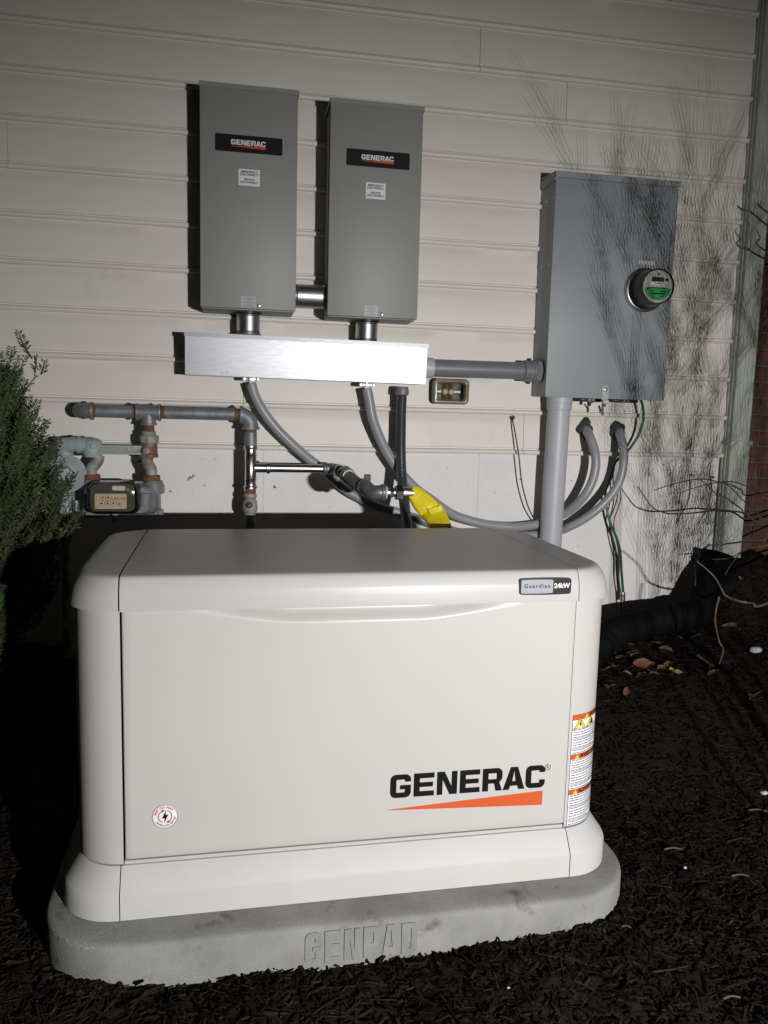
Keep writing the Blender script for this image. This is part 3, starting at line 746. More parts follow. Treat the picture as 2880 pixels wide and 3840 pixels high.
S.part('top_flange', Geo().loft([[(x, ty+.0012, tz1), (x, ty-.016, tz1), (x, ty-.0165, tz1-.0155), (x, ty-.0145, tz1-.0155), (x, ty-.014, tz1-.003), (x, ty+.001, tz1-.003)] for x in (tx0-.003, tx1+.004)]), MT['alu'], sharp=30)
S.part('bottom_flange', Geo().box(tx0, tx1, ty-.0032, ty+.01, tz0-.0012, tz0+.0012, .0004, 1), MT['alu'])
p = at(c4(419, 341), ty)
S.part('knockout', Geo().lathe((p.x, ty-.0016, p.z), (0,-1,0), [(0,.0095),(.0009,.0095),(.0012,.0088),(.0006,.0082),(.0006,.001)], 24), MT['alu'])
for c in ((352,377),(378,377)):
    p = at(c4(*c), ty); S.part('screw', Geo().lathe((p.x, ty-.0005, p.z), (0,-1,0), [(0,.0048),(.0015,.0045),(.003,.0025)], 12), MT['zinc'])
for xx in (tx0+.45, tx0+.60): S.part('latch_tab', Geo().box(xx, xx+.005, ty-.006, ty+.02, tz1-.001, tz1+.003), MT['alu'])

# ------------------------------------------------------------------ cables and clamps
def clamp(cx, label):
    p = at(c4(*cx), -.10); t = thing('cable_clamp', label, 'cable clamp', p, group='cable clamps under the trough'); S = Sub(t)
    S.part('saddle', Geo().box(p.x-.030, p.x+.030, -.118, -.112, p.z-.006, p.z+.008, .002), MT['zinc'])
    S.part('body', Geo().lathe((p.x, -.09, p.z-.006), (0,0,1), [(0,.022),(.010,.024),(.020,.024)], 24), MT['zinc'])
    for s in (-1, 1): S.part('screw', Geo().lathe((p.x+s*.026, -.112, p.z), (0,-1,0), [(-.01,.0045),(.006,.0045),(.006,.008),(.011,.0075),(.012,.004)], 14), MT['zinc'])
    S.part('bridge', Geo().box(p.x-.011, p.x+.011, -.122, -.115, p.z-.007, p.z+.007, .002), MT['zinc'])
clamp((512,411), 'zinc cable clamp under the trough, nearer the gas meter')
clamp((1168,444), 'zinc cable clamp under the trough, nearer the dark flexible conduit')
ca = ats(c4, [(516,432,-.10),(540,510,-.10),(590,600,-.10),(660,690,-.095),(740,770,-.09),(830,850,-.08),(905,908,-.07),(970,968,-.055),(1060,1042,-.045),(1150,1092,-.04),(1250,1135,-.04),(1340,1160,-.04),(1420,1187,-.04),(1500,1215,-.04)], -.1)
ca += ats(c5, [(150,1225,-.04),(330,1262,-.04),(520,1262,-.04),(650,1255,-.045),(740,1248,-.03),(835,1226,-.045),(890,1203,-.075),(975,1158,-.10),(1080,1080,-.12),(1160,990,-.125),(1206,900,-.125),(1226,790,-.12),(1220,690,-.10),(1200,625,-.055),(1196,600,.0)], -.04)
t = obj('service_cable', Geo().tube(smooth(ca, 7), .0185, 14), MT['cable'], sharp=180)
tag(t, 'long grey service cable from the left clamp to the right wall hole', 'cable', 'grey service cables')
cb = ats(c4, [(1170,462,-.10),(1184,530,-.10),(1200,620,-.10),(1226,700,-.095),(1266,790,-.09),(1312,870,-.085),(1372,950,-.08),(1452,1032,-.075),(1535,1092,-.07)], -.1)
cb += ats(c5, [(110,1095,-.065),(180,1135,-.06),(270,1165,-.06),(360,1186,-.06),(460,1200,-.06),(560,1204,-.06),(670,1192,-.05),(760,1165,-.03),(840,1130,-.045),(905,1090,-.075),(980,1012,-.11),(1030,920,-.12),(1052,820,-.12),(1045,735,-.11),(1018,650,-.085),(995,605,-.04),(988,590,.0)], -.06)
t = obj('service_cable', Geo().tube(smooth(cb, 7), .0195, 14), MT['cable'], sharp=180)
tag(t, 'long grey service cable from the right clamp to the left wall hole', 'cable', 'grey service cables')
def putty(cf, pts, label, seed):
    rn = random.Random(seed); ctr = at(cf(*pts), -.02); g = Geo(); b = bmesh.new(); bmesh.ops.create_icosphere(b, subdivisions=3, radius=1)
    for v in b.verts:
        k = 1+.12*sin(5*v.co.x+seed)+.1*sin(6*v.co.z+2*seed)+.06*sin(11*v.co.y+3*v.co.x)
        v.co = Vector((ctr.x+v.co.x*.036*k, -.010+v.co.y*.032*k, ctr.z+v.co.z*.043*k))
    g.bm(b); o = obj('duct_seal', g, MT['putty'], sharp=180); return tag(o, label, 'duct seal', 'putty plugs round the service cables')
putty(c5, (990,595), 'dark putty lump sealing the left service cable hole', 1)
putty(c5, (1187,605), 'dark putty lump sealing the right service cable hole', 2.4)
# dark liquidtight conduit
lt = ats(c4, [(1368,492,-.10),(1364,600,-.10),(1362,720,-.105),(1362,850,-.12),(1370,1000,-.16),(1384,1130,-.24),(1398,1260,-.34),(1410,1400,-.46)], -.1)
t = thing('flexible_conduit', 'dark flexible liquidtight conduit dropping from the trough behind the generator', 'conduit', lt[0]); S = Sub(t)
pth = smooth(lt, 60); rs = []; acc = 0
for i, p in enumerate(pth):
    if i: acc += (p-pth[i-1]).length
    rs.append(.0205+.0008*sin(acc/.0062*2*pi))
S.part('hose', Geo().tube(pth, rs, 18), MT['liquidtight'], sharp=180)
p = lt[0]
S.part('compression_nut', Geo().lathe((p.x, p.y, p.z-.006), (0,0,1), [(0,.025),(.004,.028),(.020,.028),(.021,.0265),(.026,.0265),(.034,.024)], 24), MT['pvc_dark'])
# horizontal PVC conduit trough -> meter panel
t = thing('horizontal_conduit', 'dark grey plastic conduit between the trough and the meter panel', 'conduit', (.98, -.1, 1.343)); S = Sub(t)
zc0, zc1 = 1.343, 1.345
S.part('pipe', Geo().cyl((.742, -.1, zc0), (1.236, -.1, zc1), .0355, 28), MT['pvc_dark'], sharp=40)
S.part('coupling', Geo().lathe((.742, -.1, zc0), (1,0,0), [(0,.0405),(.036,.0405),(.039,.038)], 28), MT['pvc'])
S.part('coupling', Geo().lathe((1.163, -.1, zc1), (1,0,0), [(0,.038),(.003,.0425),(.038,.0425),(.040,.045),(.050,.045)], 28), MT['pvc_dark'])
S.part('locknut', Geo().lathe((1.212, -.1, zc1), (1,0,0), [(0,.051),(.007,.053),(.022,.053)], 8), MT['pvc_dark'])
# vertical PVC conduit
yP = -.092
pl_, pr_ = at(c5(752, 600), yP).x, at(c5(880, 600), yP).x
xc = (pl_+pr_)/2; rP = .0475
bl, br = at(c5(697, 1250), yP).x, at(c5(833, 1250), yP).x
t = thing('riser_conduit', 'thick light grey plastic riser conduit under the meter panel', 'conduit', (xc, yP, 1.2)); S = Sub(t)
S.part('pipe', Geo().tube([(xc, yP, 1.245), ((xc*2+(bl+br)/2)/3, yP, .9), ((bl+br)/2+.001, yP, .15)], rP, 32), MT['pvc'], sharp=60)
S.part('coupling', Geo().lathe((xc, yP, 1.187), (0,0,1), [(0,.049),(.003,.0525),(.030,.0525),(.031,.0545),(.058,.0545)], 16), MT['pvc'])

# ------------------------------------------------------------------ meter panel
mx0, mx1, mz0, mz1, my = 1.240, 1.771, 1.243, 2.124, -.17
mp_ = thing('electric_cabinet', 'large grey electric meter panel under branch shadows on the wall', 'meter panel', ((mx0+mx1)/2, 0, mz0)); S = Sub(mp_)
S.part('enclosure', Geo().box(mx0+.002, mx1-.002, my+.012, -.011, mz0, mz1-.003, .002), MT['meterbox'])
S.part('front_cover', Geo().box(mx0, mx1, my, my+.014, mz0-.004, mz1-.028, .002), MT['meterbox'])
S.part('drip_cap', Geo().loft([[(x, -.011, mz1+.012), (x, my-.004, mz1), (x, my-.005, mz1-.024), (x, my-.003, mz1-.024), (x, my, mz1-.004), (x, -.011, mz1+.006)] for x in (mx0-.004, mx1+.004)]), MT['meterbox'], sharp=30)
S.part('side_flange', Geo().box(mx0-.004, mx0+.001, my+.004, -.012, mz1-.032, mz1-.001), MT['meterbox'])
for c in ((302,405),(253,432),(268,833),(223,850)):
    yq = -.05 if c[0] in (253, 223) else -.12
    # rivets on the left flank
    d = pix_ray(*c2(*c)); tt = (mx0-CAM.x)/d.x; p = CAM+d*tt
    S.part('rivet', Geo().lathe((mx0+.002, p.y, p.z), (-1,0,0), [(0,.005),(.002,.0045),(.003,.002)], 12), MT['zinc'])
p = at(c2(888, 823), my)
tp = Geo(); n = 14; rn = random.Random(4); up_, dn = [], []
for i in range(n+1):
    u = -.037+.074*i/n; up_.append((p.x+u, my-.0012-.001*rn.random(), p.z+.0085-.004*(i == 0)+rn.uniform(-.0012, .0012))); dn.append((p.x+u, my-.0012, p.z-.0085+.005*(i == 0)+rn.uniform(-.0012, .0012)))
tp.add(dn+up_, [(i, i+1, n+2+i, n+1+i) for i in range(n)])
tag(S.part('tape_strip', tp, MT['white_tape']), 'torn strip of white tape above the meter', None)
# electricity meter
mc = at(c2(870, 998), my)
em = thing('electric_meter', 'round glass electric meter with green label on the grey panel', 'electric meter', (mc.x, my, mc.z)); S = Sub(em)
S.part('socket_ring', Geo().lathe((mc.x, my+.001, mc.z), (0,-1,0), [(0,.086),(.008,.088),(.016,.088),(.020,.084),(.022,.078)], 48, cap=False), MT['zinc'])
S.part('base', Geo().lathe((mc.x, my-.001, mc.z), (0,-1,0), [(0,.079),(.024,.077),(.026,.070)], 40), MT['blackplastic'])
S.part('inner_body', Geo().lathe((mc.x, my-.026, mc.z), (0,-1,0), [(0,.066),(.034,.064)], 40), MT['meter_inner'])
S.part('face', Geo().lathe((mc.x, my-.060, mc.z), (0,-1,0), [(0,.0655),(.050,.0645),(.052,.0635)], 48), MT['meter_face'])
yF = my-.1128
S.part('green_label', flat(Geo(), poly2d([[(x, y) for x, y in _arc(0, 0, .0565, .0565, 180+8, 360-8, 30)]]), lambda u, v: (mc.x+u, yF-.0004, mc.z+v+.002)), MT['meter_green'], flat=True)
S.part('lcd_screen', Geo().box(mc.x-.029, mc.x+.024, yF-.002, yF+.001, mc.z+.019, mc.z+.036, .001, 1), MT['lcd'])
S.part('data_strip', Geo().box(mc.x-.034, mc.x+.028, yF-.0006, yF+.001, mc.z+.004, mc.z+.015), MT['white_sticker'], flat=True)
S.part('sensor_port', Geo().lathe((mc.x, yF, mc.z+.047), (0,-1,0), [(0,.0045),(.002,.0045)], 14), MT['blackplastic'])
S.part('button', Geo().box(mc.x+.030, mc.x+.044, yF-.001, yF+.001, mc.z+.022, mc.z+.032), MT['plate'], flat=True)
gt = Geo(); rn = random.Random(8)
for zz, x0_, x1_, h in ((-.006,-.044,.040,.0018), (-.012,-.048,-.030,.0016), (-.019,-.032,-.018,.0022), (-.019,.010,.034,.0018), (-.028,-.032,.030,.0028), (-.038,-.028,-.012,.0016), (-.038,.012,.026,.0022), (-.045,-.020,.010,.0014), (.0105,-.005,.026,.0018)):
    s_ = x0_
    while s_ < x1_:
        w_ = rn.uniform(.003, .008); e_ = min(s_+w_, x1_)
        gt.add([(mc.x+s_, yF-.0011, mc.z+zz-h), (mc.x+e_, yF-.0011, mc.z+zz-h), (mc.x+e_, yF-.0011, mc.z+zz+h), (mc.x+s_, yF-.0011, mc.z+zz+h)], [(0,1,2,3)]); s_ += w_+.001
S.part('face_print', gt, MT['ink'], flat=True)
S.part('glass_cover', Geo().lathe((mc.x, my-.022, mc.z), (0,-1,0), [(0,.0795),(.004,.0795),(.008,.0745),(.040,.0715),(.092,.0695),(.101,.066),(.106,.058),(.107,.03),(.107,.0005)], 56, cap=False), MT['meter_glass'], sharp=180)
# latch with seal
p = at(cN(698, 200), my)
t = thing('latch_seal', 'clear latch with wire seal at the foot of the meter panel', 'latch', (p.x, my, p.z)); S = Sub(t)
S.part('hasp_plate', Geo().prism([(-.0145,-.033),(.0145,-.033)]+_arc(0,.010,.0145,.0145,0,180,12), lambda u, v, d: (p.x+u, my-.004+d, p.z+v), .004), MT['zinc'], sharp=30)
S.part('rivet_head', Geo().lathe((p.x, my-.004, p.z+.008), (0,-1,0), [(0,.008),(.004,.007),(.006,.003)], 16), MT['zinc'])
S.part('seal_barrel', Geo().cyl((p.x-.012, my-.006, p.z-.042), (p.x+.014, my-.006, p.z-.042), .009, 16, .001), MT['white_tape'])
S.part('seal_cap', Geo().lathe((p.x-.003, my-.004, p.z-.051), (0,0,-1), [(0,.008),(.008,.009),(.012,.007)], 14), MT['rust'])
# grounding clamps under panel
def gclamp(c0, c1__, label, extra):
    a, b_ = at(cN(*c0), -.10), at(cN(*c1__), -.10); t = thing('ground_clamp', label, 'ground clamp', a, group='black clamps under the meter panel'); S = Sub(t)
    d = b_-a
    S.part('bar', Geo().lathe(a, d, [(0,.006),(.004,.0085),(d.length*.35,.0085),(d.length*.36,.006),(d.length*.5,.006),(d.length*.51,.009),(d.length-.005,.0088),(d.length,.006)], 14), MT['blackplastic'])
    for k, r in ((.42, .010), (.58, .009)): S.part('bolt', Geo().lathe(a+d*k+Vector((0,-.004,0)), (0,-1,0), [(0,r),(.008,r),(.008,r*.6),(.014,r*.6),(.015,r*.3)], 6), MT['iron'])
    if extra: S.part('setscrew', Geo().cyl(a+d*.43, a+d*.43+Vector((.001,0,-.022)), .007, 10, .001), MT['blackplastic'])
gclamp((305,325), (640,335), 'black ground clamp under the panel beside the clear latch', True)
gclamp((820,338), (1205,350), 'black ground clamp under the panel beside the green wire', False)
w = ats(cN, [(435,400,-.05),(438,470,-.02),(437,552,-.018)], -.03)
tag(obj('wire_stub', Geo().tube(smooth(w, 5), .0032, 8), MT['blackwire'], sharp=180), 'short black wire stub hanging under the left ground clamp', 'wire')
w = ats(cN, [(660,430,-.05),(664,500,-.035),(670,568,-.03)], -.03)
tag(obj('wire_stub', Geo().tube(smooth(w, 5), .0050, 8), MT['pvc_dark'], sharp=180), 'short grey wire stub hanging under the clear latch', 'wire')
# wires
w = ats(cN, [(1245,310,-.10),(1275,380,-.095),(1296,500,-.09),(1298,600,-.085),(1270,750,-.08),(1210,900,-.07),(1120,1040,-.06),(1050,1125,-.05),(930,1230,-.04),(840,1340,-.035)], -.08)
w += ats(c5, [(1130,930,-.035),(1112,985,-.035),(1116,1060,-.035),(1128,1130,-.04),(1150,1200,-.045),(1180,1270,-.045),(1200,1340,-.045),(1208,1400,-.045),(1212,1480,-.045),(1218,1560,-.045),(1222,1610,-.045)], -.03)
tag(obj('ground_wire', Geo().tube(smooth(w, 6), .0058, 8), MT['green'], sharp=180), 'green ground wire curving from the meter panel down the foundation', 'wire')
w = ats(c5, [(1165,790,-.02),(1160,900,-.02),(1162,1050,-.03),(1140,1160,-.035),(1160,1290,-.04),(1190,1400,-.045),(1192,1500,-.045),(1206,1620,-.045),(1212,1720,-.045),(1222,1800,-.04)], -.03)
tag(obj('ground_wire', Geo().tube(smooth(w, 6), .0030, 6), MT['blackwire'], sharp=180), 'thin dark wire hanging beside the green ground wire', 'wire')
w = ats(c5, [(1202,970,-.03),(1208,1020,-.03),(1190,1090,-.035),(1166,1160,-.04),(1170,1240,-.045),(1190,1340,-.048),(1198,1440,-.048),(1196,1520,-.048),(1206,1600,-.048)], -.03)
tag(obj('ground_wire', Geo().tube(smooth(w, 6), .0028, 6), MT['copper'], sharp=180), 'bare copper wire twisted beside the green ground wire', 'wire')
p = at(c5(1217, 1635), -.045)
t = thing('wire_splice', 'small zinc splice sleeve at the end of the green wire', 'splice', p); S = Sub(t)
S.part('sleeve', Geo().lathe(p+Vector((0,0,.019)), (.06,0,-1), [(0,.0115),(.004,.0125),(.014,.0115),(.024,.0115),(.034,.0125),(.038,.0115)], 16), MT['zinc'])
S.part('crimp_band', Geo().lathe(p+Vector((.001,0,.003)), (.06,0,-1), [(0,.0128),(.006,.0128)], 16), MT['iron'])
# thin black loop left of the riser
w = ats(c5, [(530,525,-.012),(538,560,-.03),(556,650,-.045),(575,780,-.05),(592,930,-.05),(625,1060,-.05),(655,1130,-.045),(690,1190,-.03)], -.04)
tag(obj('thin_cable', Geo().tube(smooth(w, 6), .0030, 8), MT['blackwire'], sharp=180), 'thin black cable hanging from a small hole left of the riser', 'cable')
p = at(c5(529, 525), 0)
b = bmesh.new(); bmesh.ops.create_icosphere(b, subdivisions=2, radius=1)
for v in b.verts: v.co = Vector((p.x+v.co.x*.0125*(1+.2*sin(4*v.co.z)), -.008+v.co.y*.008, p.z+v.co.z*.010*(1+.2*sin(5*v.co.x))))
tag(obj('hole_plug', Geo().bm(b), MT['rust'], sharp=180), 'small brown plug in the siding where the thin cable emerges', 'plug')

# ------------------------------------------------------------------ small wall light
l0, l1 = at(cE(350, 670), -.07), at(cE(1345, 670), -.07); lt_, lb = at(cE(850, 305), -.07), at(cE(850, 1025), -.07)
lx, lz, hw, hh = (l0.x+l1.x)/2, (lt_.z+lb.z)/2, (l1.x-l0.x)/2, (lt_.z-lb.z)/2
t = thing('wall_lamp', 'small unlit rectangular wall lamp with yellowed lens below the horizontal conduit', 'wall lamp', (lx, 0, lz)); S = Sub(t)
S.part('housing', Geo().loft([[(lx+x, y, lz+z) for x, z in rr(hw-i, hh-i, .02, 6)] for y, i in ((-.008, .002), (-.045, .0), (-.062, .0))], True, False), MT['blackplastic'])
g = Geo()
lo = [[(lx+x, y, lz+z) for x, z in rr(hw-i, hh-i, max(.004, .02-i*.5), 6)] for y, i in ((-.062, -.001), (-.068, -.001), (-.0715, .003), (-.0715, .012), (-.068, .0145), (-.045, .018))]
g.loft(lo, False, False); S.part('lens_frame', g, MT['lens'], sharp=50)
g = Geo(); n = 12
for j in range(n+1): pass
vv = []
for j in range(n+1):
    for i in range(n*2+1):
        u = -1+2*i/(2*n); v = -1+2*j/n
        vv.append((lx+u*(hw-.017), -.044+.030*(1-min(1, (v*v)*1.0)) - .0, lz+v*(hh-.017)))
g.add(vv, [(j*(2*n+1)+i, j*(2*n+1)+i+1, (j+1)*(2*n+1)+i+1, (j+1)*(2*n+1)+i) for j in range(n) for i in range(2*n)])
S.part('reflector', g, MT['alu'], sharp=180)
for s in (-.016, .010): S.part('bulb_socket', Geo().lathe((lx+s, -.018, lz-.001), (0,-1,0), [(0,.0115),(.014,.0115),(.016,.009),(.020,.007)], 16), MT['cream'])
S.part('lens_pane', Geo().add([(lx+u*(hw-.011), -.0655, lz+v*(hh-.011)) for u, v in ((-1,-1),(1,-1),(1,1),(-1,1))], [(0,1,2,3)]), MT['lens_clear'], flat=True)

# ------------------------------------------------------------------ gas piping
yG = -.15
def col_ring(p, d, r, w=.010): return Geo().lathe(Vector(p)-Vector(d).normalized()*w/2, d, [(0, r-.001), (.002, r), (w-.002, r), (w, r-.001)], 28)
def elbow_pts(p, d0, d1, R, n=10):
    """arc from p leaving along d0 turning to d1"""
    d0 = Vector(d0).normalized(); d1 = Vector(d1).normalized(); c = Vector(p)+d1*R
    return [c-d1*(R*cos(a))+d0*(R*sin(a)) for a in [pi/2*k/n for k in range(n+1)]]
A = lambda x, y, Y=yG: at(c3(x, y), Y)
zg = A(845,572).z; rG = .0237
xl = A(575,565).x; xt0, xt1 = A(845,572).x, A(1000,577).x; xe = A(1490,590).x; xd = A(1560,700).x; zd = A(1560,672).z
gm = thing('gas_manifold', 'galvanised gas pipe with tee and elbows along the siding above the gas meter', 'gas pipe', (xt0, yG, zg)); S = Sub(gm)
ep = elbow_pts((xl-.008, yG, zg), (-1,0,0), (0,1,0), .042)
S.part('wall_elbow', Geo().tube([Vector((xl, yG, zg))]+ep+[ep[-1]+Vector((0,.03,0))], [.029]+[.0285]*11+[.028], 24), MT['galv'], sharp=60)
S.part('elbow_bead', col_ring((xl-.002, yG, zg), (1,0,0), .0335, .012), MT['galv'])
S.part('wall_nipple', Geo().cyl(ep[-1]+Vector((0,.03,0)), (ep[-1].x, .02, zg), rG, 20), MT['galv'])
S.part('pipe', Geo().cyl((xl+.014, yG, zg), (xt0-.010, yG, zg), rG, 28), MT['galv'])
for a, b_ in ((xl+.002, xl+.0145), (xt0-.0105, xt0+.002), (xt1-.002, xt1+.016), (xe-.020, xe+.002)):
    S.part('rusty_thread', Geo().cyl((a, yG, zg), (b_, yG, zg), rG-.0006, 28), MT['rust'])
S.part('pipe', Geo().cyl((xt1+.015, yG, zg), (xe-.019, yG, zg), rG, 28), MT['galv'])
xb = A(925, 600).x
g = Geo().cyl((xt0, yG, zg), (xt1, yG, zg), .0285, 28).cyl((xb, yG, zg), (xb, yG, zg-.047), .0265, 28)
S.part('tee', g, MT['galv']); 
for xx in (xt0+.005, xt1-.005): S.part('tee_bead', col_ring((xx, yG, zg), (1,0,0), .0325, .010), MT['galv'])
S.part('tee_bead', col_ring((xb, yG, zg-.044), (0,0,1), .0300, .009), MT['galv'])
ep = elbow_pts((xd-.043, yG, zg), (1,0,0), (0,0,-1), .043)
S.part('elbow', Geo().tube([Vector((xe, yG, zg))]+ep+[Vector((xd, yG, zd))], .0285, 24), MT['galv'], sharp=60)
S.part('elbow_bead', col_ring((xe+.006, yG, zg), (1,0,0), .0335, .012), MT['galv'])
S.part('elbow_bead', col_ring((xd, yG, zd), (0,0,1), .0335, .012), MT['galv'])
# riser to the meter: rusty nipple, union
z1 = zg-.048; z2 = A(920,690).z; z3 = A(920,720).z; z4 = A(920,765).z
S.part('rusty_nipple', Geo().cyl((xb, yG, z1+.004), (xb, yG, z2), .0205, 24), MT['rust'])
S.part('union', Geo().lathe((xb, yG, z2), (0,0,-1), [(0,.0235),(.003,.026),(z2-z3-.002,.026)], 24), MT['galv_rust'])
S.part('union_nut', Geo().lathe((xb+.001, yG, z3+.002), (0,0,-1), [(0,.032),(.003,.036),(z3-z4-.001,.036),(z3-z4+.002,.032)], 8), MT['galv_rust'], sharp=25)
# drop leg with press tee
z5 = A(1560,782).z
S.part('rusty_thread', Geo().cyl((xd, yG, zd-.003), (xd, yG, A(1560,702).z), rG-.001, 24), MT['rust'])
S.part('drop_pipe', Geo().cyl((xd, yG, A(1560,700).z), (xd, yG, z5-.004), rG, 24), MT['galv'])
z6 = A(1560,1050).z
def press(p, d, L, r): return Geo().lathe(p, d, [(0, r+.001), (.001, r+.0045), (.009, r+.005), (.012, r+.003), (.013, r+.001), (.034, r+.0005), (.037, r+.0025), (.040, r+.0005), (L-.040, r+.0005), (L-.037, r+.0025), (L-.034, r+.0005), (L-.013, r+.001), (L-.012, r+.003), (L-.009, r+.005), (L-.001, r+.0045), (L, r+.001)], 28)
pt_ = thing('press_tee', 'shiny press fitting tee on the vertical gas drop', 'pipe fitting', (xd, yG, z6)); S2 = Sub(pt_)
S2.part('tee_body', press((xd, yG, z6), (0,0,1), z5-z6, .0215), MT['chrome'], sharp=60)
zr = A(1620, 920).z
S2.part('tee_branch', Geo().lathe((xd, yG, zr), (1,0,0), [(.016,.0195),(.030,.0185),(.060,.0185),(.062,.0225),(.074,.0225),(.076,.019)], 28), MT['chrome'])
S.part('rusty_thread', Geo().cyl((xd, yG, z6+.004), (xd, yG, A(1555,1080).z), .0205, 24), MT['rust'])
vz = A(1555,1080).z
S.part('drip_valve', Geo().lathe((xd-.001, yG, vz), (0,0,-1), [(0,.024),(.012,.026),(.020,.021),(.030,.027),(.055,.029),(.072,.026),(.078,.021),(.16,.021),(.30,.021)], 12), MT['galv_rust'], sharp=30)
S.part('valve_stem', Geo().lathe((xd-.004, yG-.024, vz-.042), (0,-1,0), [(0,.013),(.012,.012),(.018,.007)], 10), MT['rust'])
# horizontal press run to the generator
yE = -.16
Y4 = lambda x, y, Y: at(cY(x, y), Y)
xp1 = at(c4(940, 918), yG).x
pr = thing('generator_gas_line', 'bright steel gas line with black elbows leading to the yellow taped hose', 'gas pipe', (xd, yG, zr)); S = Sub(pr)
S.part('steel_pipe', Geo().cyl((xd+.070, yG, zr), (xp1, yG, zr), .0170, 24), MT['chrome'])
e1 = Vector((xp1+.030, yG, zr))
P0 = Y4(200, 155, -.17); P1 = Y4(300, 235, -.30); P2 = Y4(470, 365, -.50); P3 = Y4(590, 440, -.62); P4 = Y4(725, 442, -.63)
P0 = e1+Vector((.012,-.02,0)); dI = (P1-P0).normalized()
S.part('elbow', Geo().tube(smooth([Vector((xp1-.012, yG, zr)), Vector((xp1+.012, yG, zr)), e1-Vector((.005,.004,0)), P0+dI*.03, P0+dI*.055], 6), .0225, 20), MT['iron'], sharp=60)
S.part('elbow_bead', col_ring((xp1-.006, yG, zr), (1,0,0), .0265, .014), MT['iron'])
S.part('elbow_bead', col_ring(P0+dI*.05, dI, .0265, .012), MT['zinc'])
S.part('nipple', Geo().cyl(P0+dI*.055, P1+dI*.01, .0185, 20), MT['galv'])
d2 = (P2-P1).normalized()
S.part('coupling', Geo().lathe(P1-d2*.03, d2, [(0,.024),(.002,.0275),(.012,.0275),(.014,.0235),(.045,.0235),(.047,.0275),(.057,.0275),(.060,.024)], 24), MT['iron'])
S.part('white_sealant', Geo().cyl(P1+d2*.0295, P1+d2*.036, .0235, 20), MT['white_tape'])
S.part('valve_body', Geo().tube([P1+d2*.03, P1+d2*.07, P2-d2*.03, P2+d2*.01], [.0185,.020,.0185,.019], 18), MT['galv_rust'], sharp=60)
pv = Y4(535, 320, -.53)
S.part('valve_key', Geo().box(-.012, .012, -.005, .005, 0, .026, .002, 1, Matrix.Translation(pv) @ Matrix.Rotation(.3, 4, 'Z')), MT['valve_red'])
S.part('valve_key_post', Geo().cyl(pv-Vector((0,0,.022)), pv+Vector((0,0,.002)), .008, 12), MT['zinc'])
S.part('elbow', Geo().tube(smooth([P2, P2+d2*.03, P3-Vector((.020,-.03,-.016)), P3, P4-Vector((.02,0,0)), P4], 6), .0245, 22), MT['iron'], sharp=60)
S.part('elbow_bead', col_ring(P2+d2*.008, d2, .0275, .014), MT['iron']); S.part('elbow_bead', col_ring(P4-Vector((.004,0,0)), (1,0,0), .0285, .014), MT['iron'])
S.part('white_sealant', Geo().cyl(P4+Vector((.003,0,0)), P4+Vector((.009,0,0)), .0225, 20), MT['white_tape'])
S.part('nipple', Geo().cyl(P4+Vector((.008,0,0)), P4+Vector((.040,0,0)), .0155, 18), MT['zinc'])
S.part('hex_adapter', Geo().lathe(P4+Vector((.018,0,0)), (1,0,0), [(0,.0165),(.002,.019),(.012,.019),(.014,.0165)], 6, up=(0,-.3,1)), MT['chrome'], sharp=20)
S.part('hex_nut', Geo().lathe(P4+Vector((.038,0,0)), (1,0,0), [(0,.0235),(.003,.027),(.024,.027),(.027,.0235)], 6, up=(0,-.3,1)), MT['chrome'], sharp=20)
S.part('hose_stub', Geo().lathe(P4+Vector((.064,0,0)), (1,0,-.02), [(0,.0205),(.006,.0205),(.03,.0185),(.045,.0165)], 18), MT['zinc'])
# yellow tape-wrapped hose
rn = random.Random(2); g = Geo(); loops = []
tape_secs = [(1028,420,-.63,0.0242,.013), (1085,470,-.635,0.0299,.015), (1150,545,-.645,0.0345,.014), (1215,610,-.655,0.0368,.013), (1248,640,-.66,0.0356,.011), (1262,655,-.66,0.0391,.015), (1300,710,-.68,0.0391,.014), (1345,795,-.71,0.0391,.013), (1395,930,-.77,0.0345,.013), (1430,1050,-.82,0.0322,.013)]
yt = [Y4(x, y, Y) for x, y, Y, _, _ in tape_secs]
for i, (x, y, Y, hw_, ht_) in enumerate(tape_secs):
    p = yt[i]; t_ = (yt[min(i+1, len(yt)-1)]-yt[max(i-1, 0)]).normalized()
    fr = Vector((0,-1,0)); fr = (fr-t_*fr.dot(t_)).normalized(); sd = t_.cross(fr)
    lp = []
    for k in range(14):
        an = 2*pi*k/14; cx_ = cos(an); sy_ = sin(an)
        u = math.copysign(abs(cx_)**.55, cx_)*hw_*(1+rn.uniform(-.04,.04)); v = math.copysign(abs(sy_)**.8, sy_)*ht_*(1+rn.uniform(-.28,.28))
        lp.append(p+sd*u+fr*v)
    loops.append(lp)
g.loft(loops, True, True)
t = obj('taped_hose', g, MT['yellow'], sharp=28)
tag(t, 'flexible gas hose wrapped in crumpled yellow tape behind the generator lid', 'gas hose')
fl = Geo()
for k in range(3):
    p = yt[3+k]+Vector((.012-.016*k,-.018,.004*k)); fl.add([p, p+Vector((.03,-.004,.012)), p+Vector((.038,-.010,-.008)), p+Vector((.012,-.008,-.016))], [(0,1,2,3)])
obj('tape_flap', fl, MT['yellow'], t, flat=True)

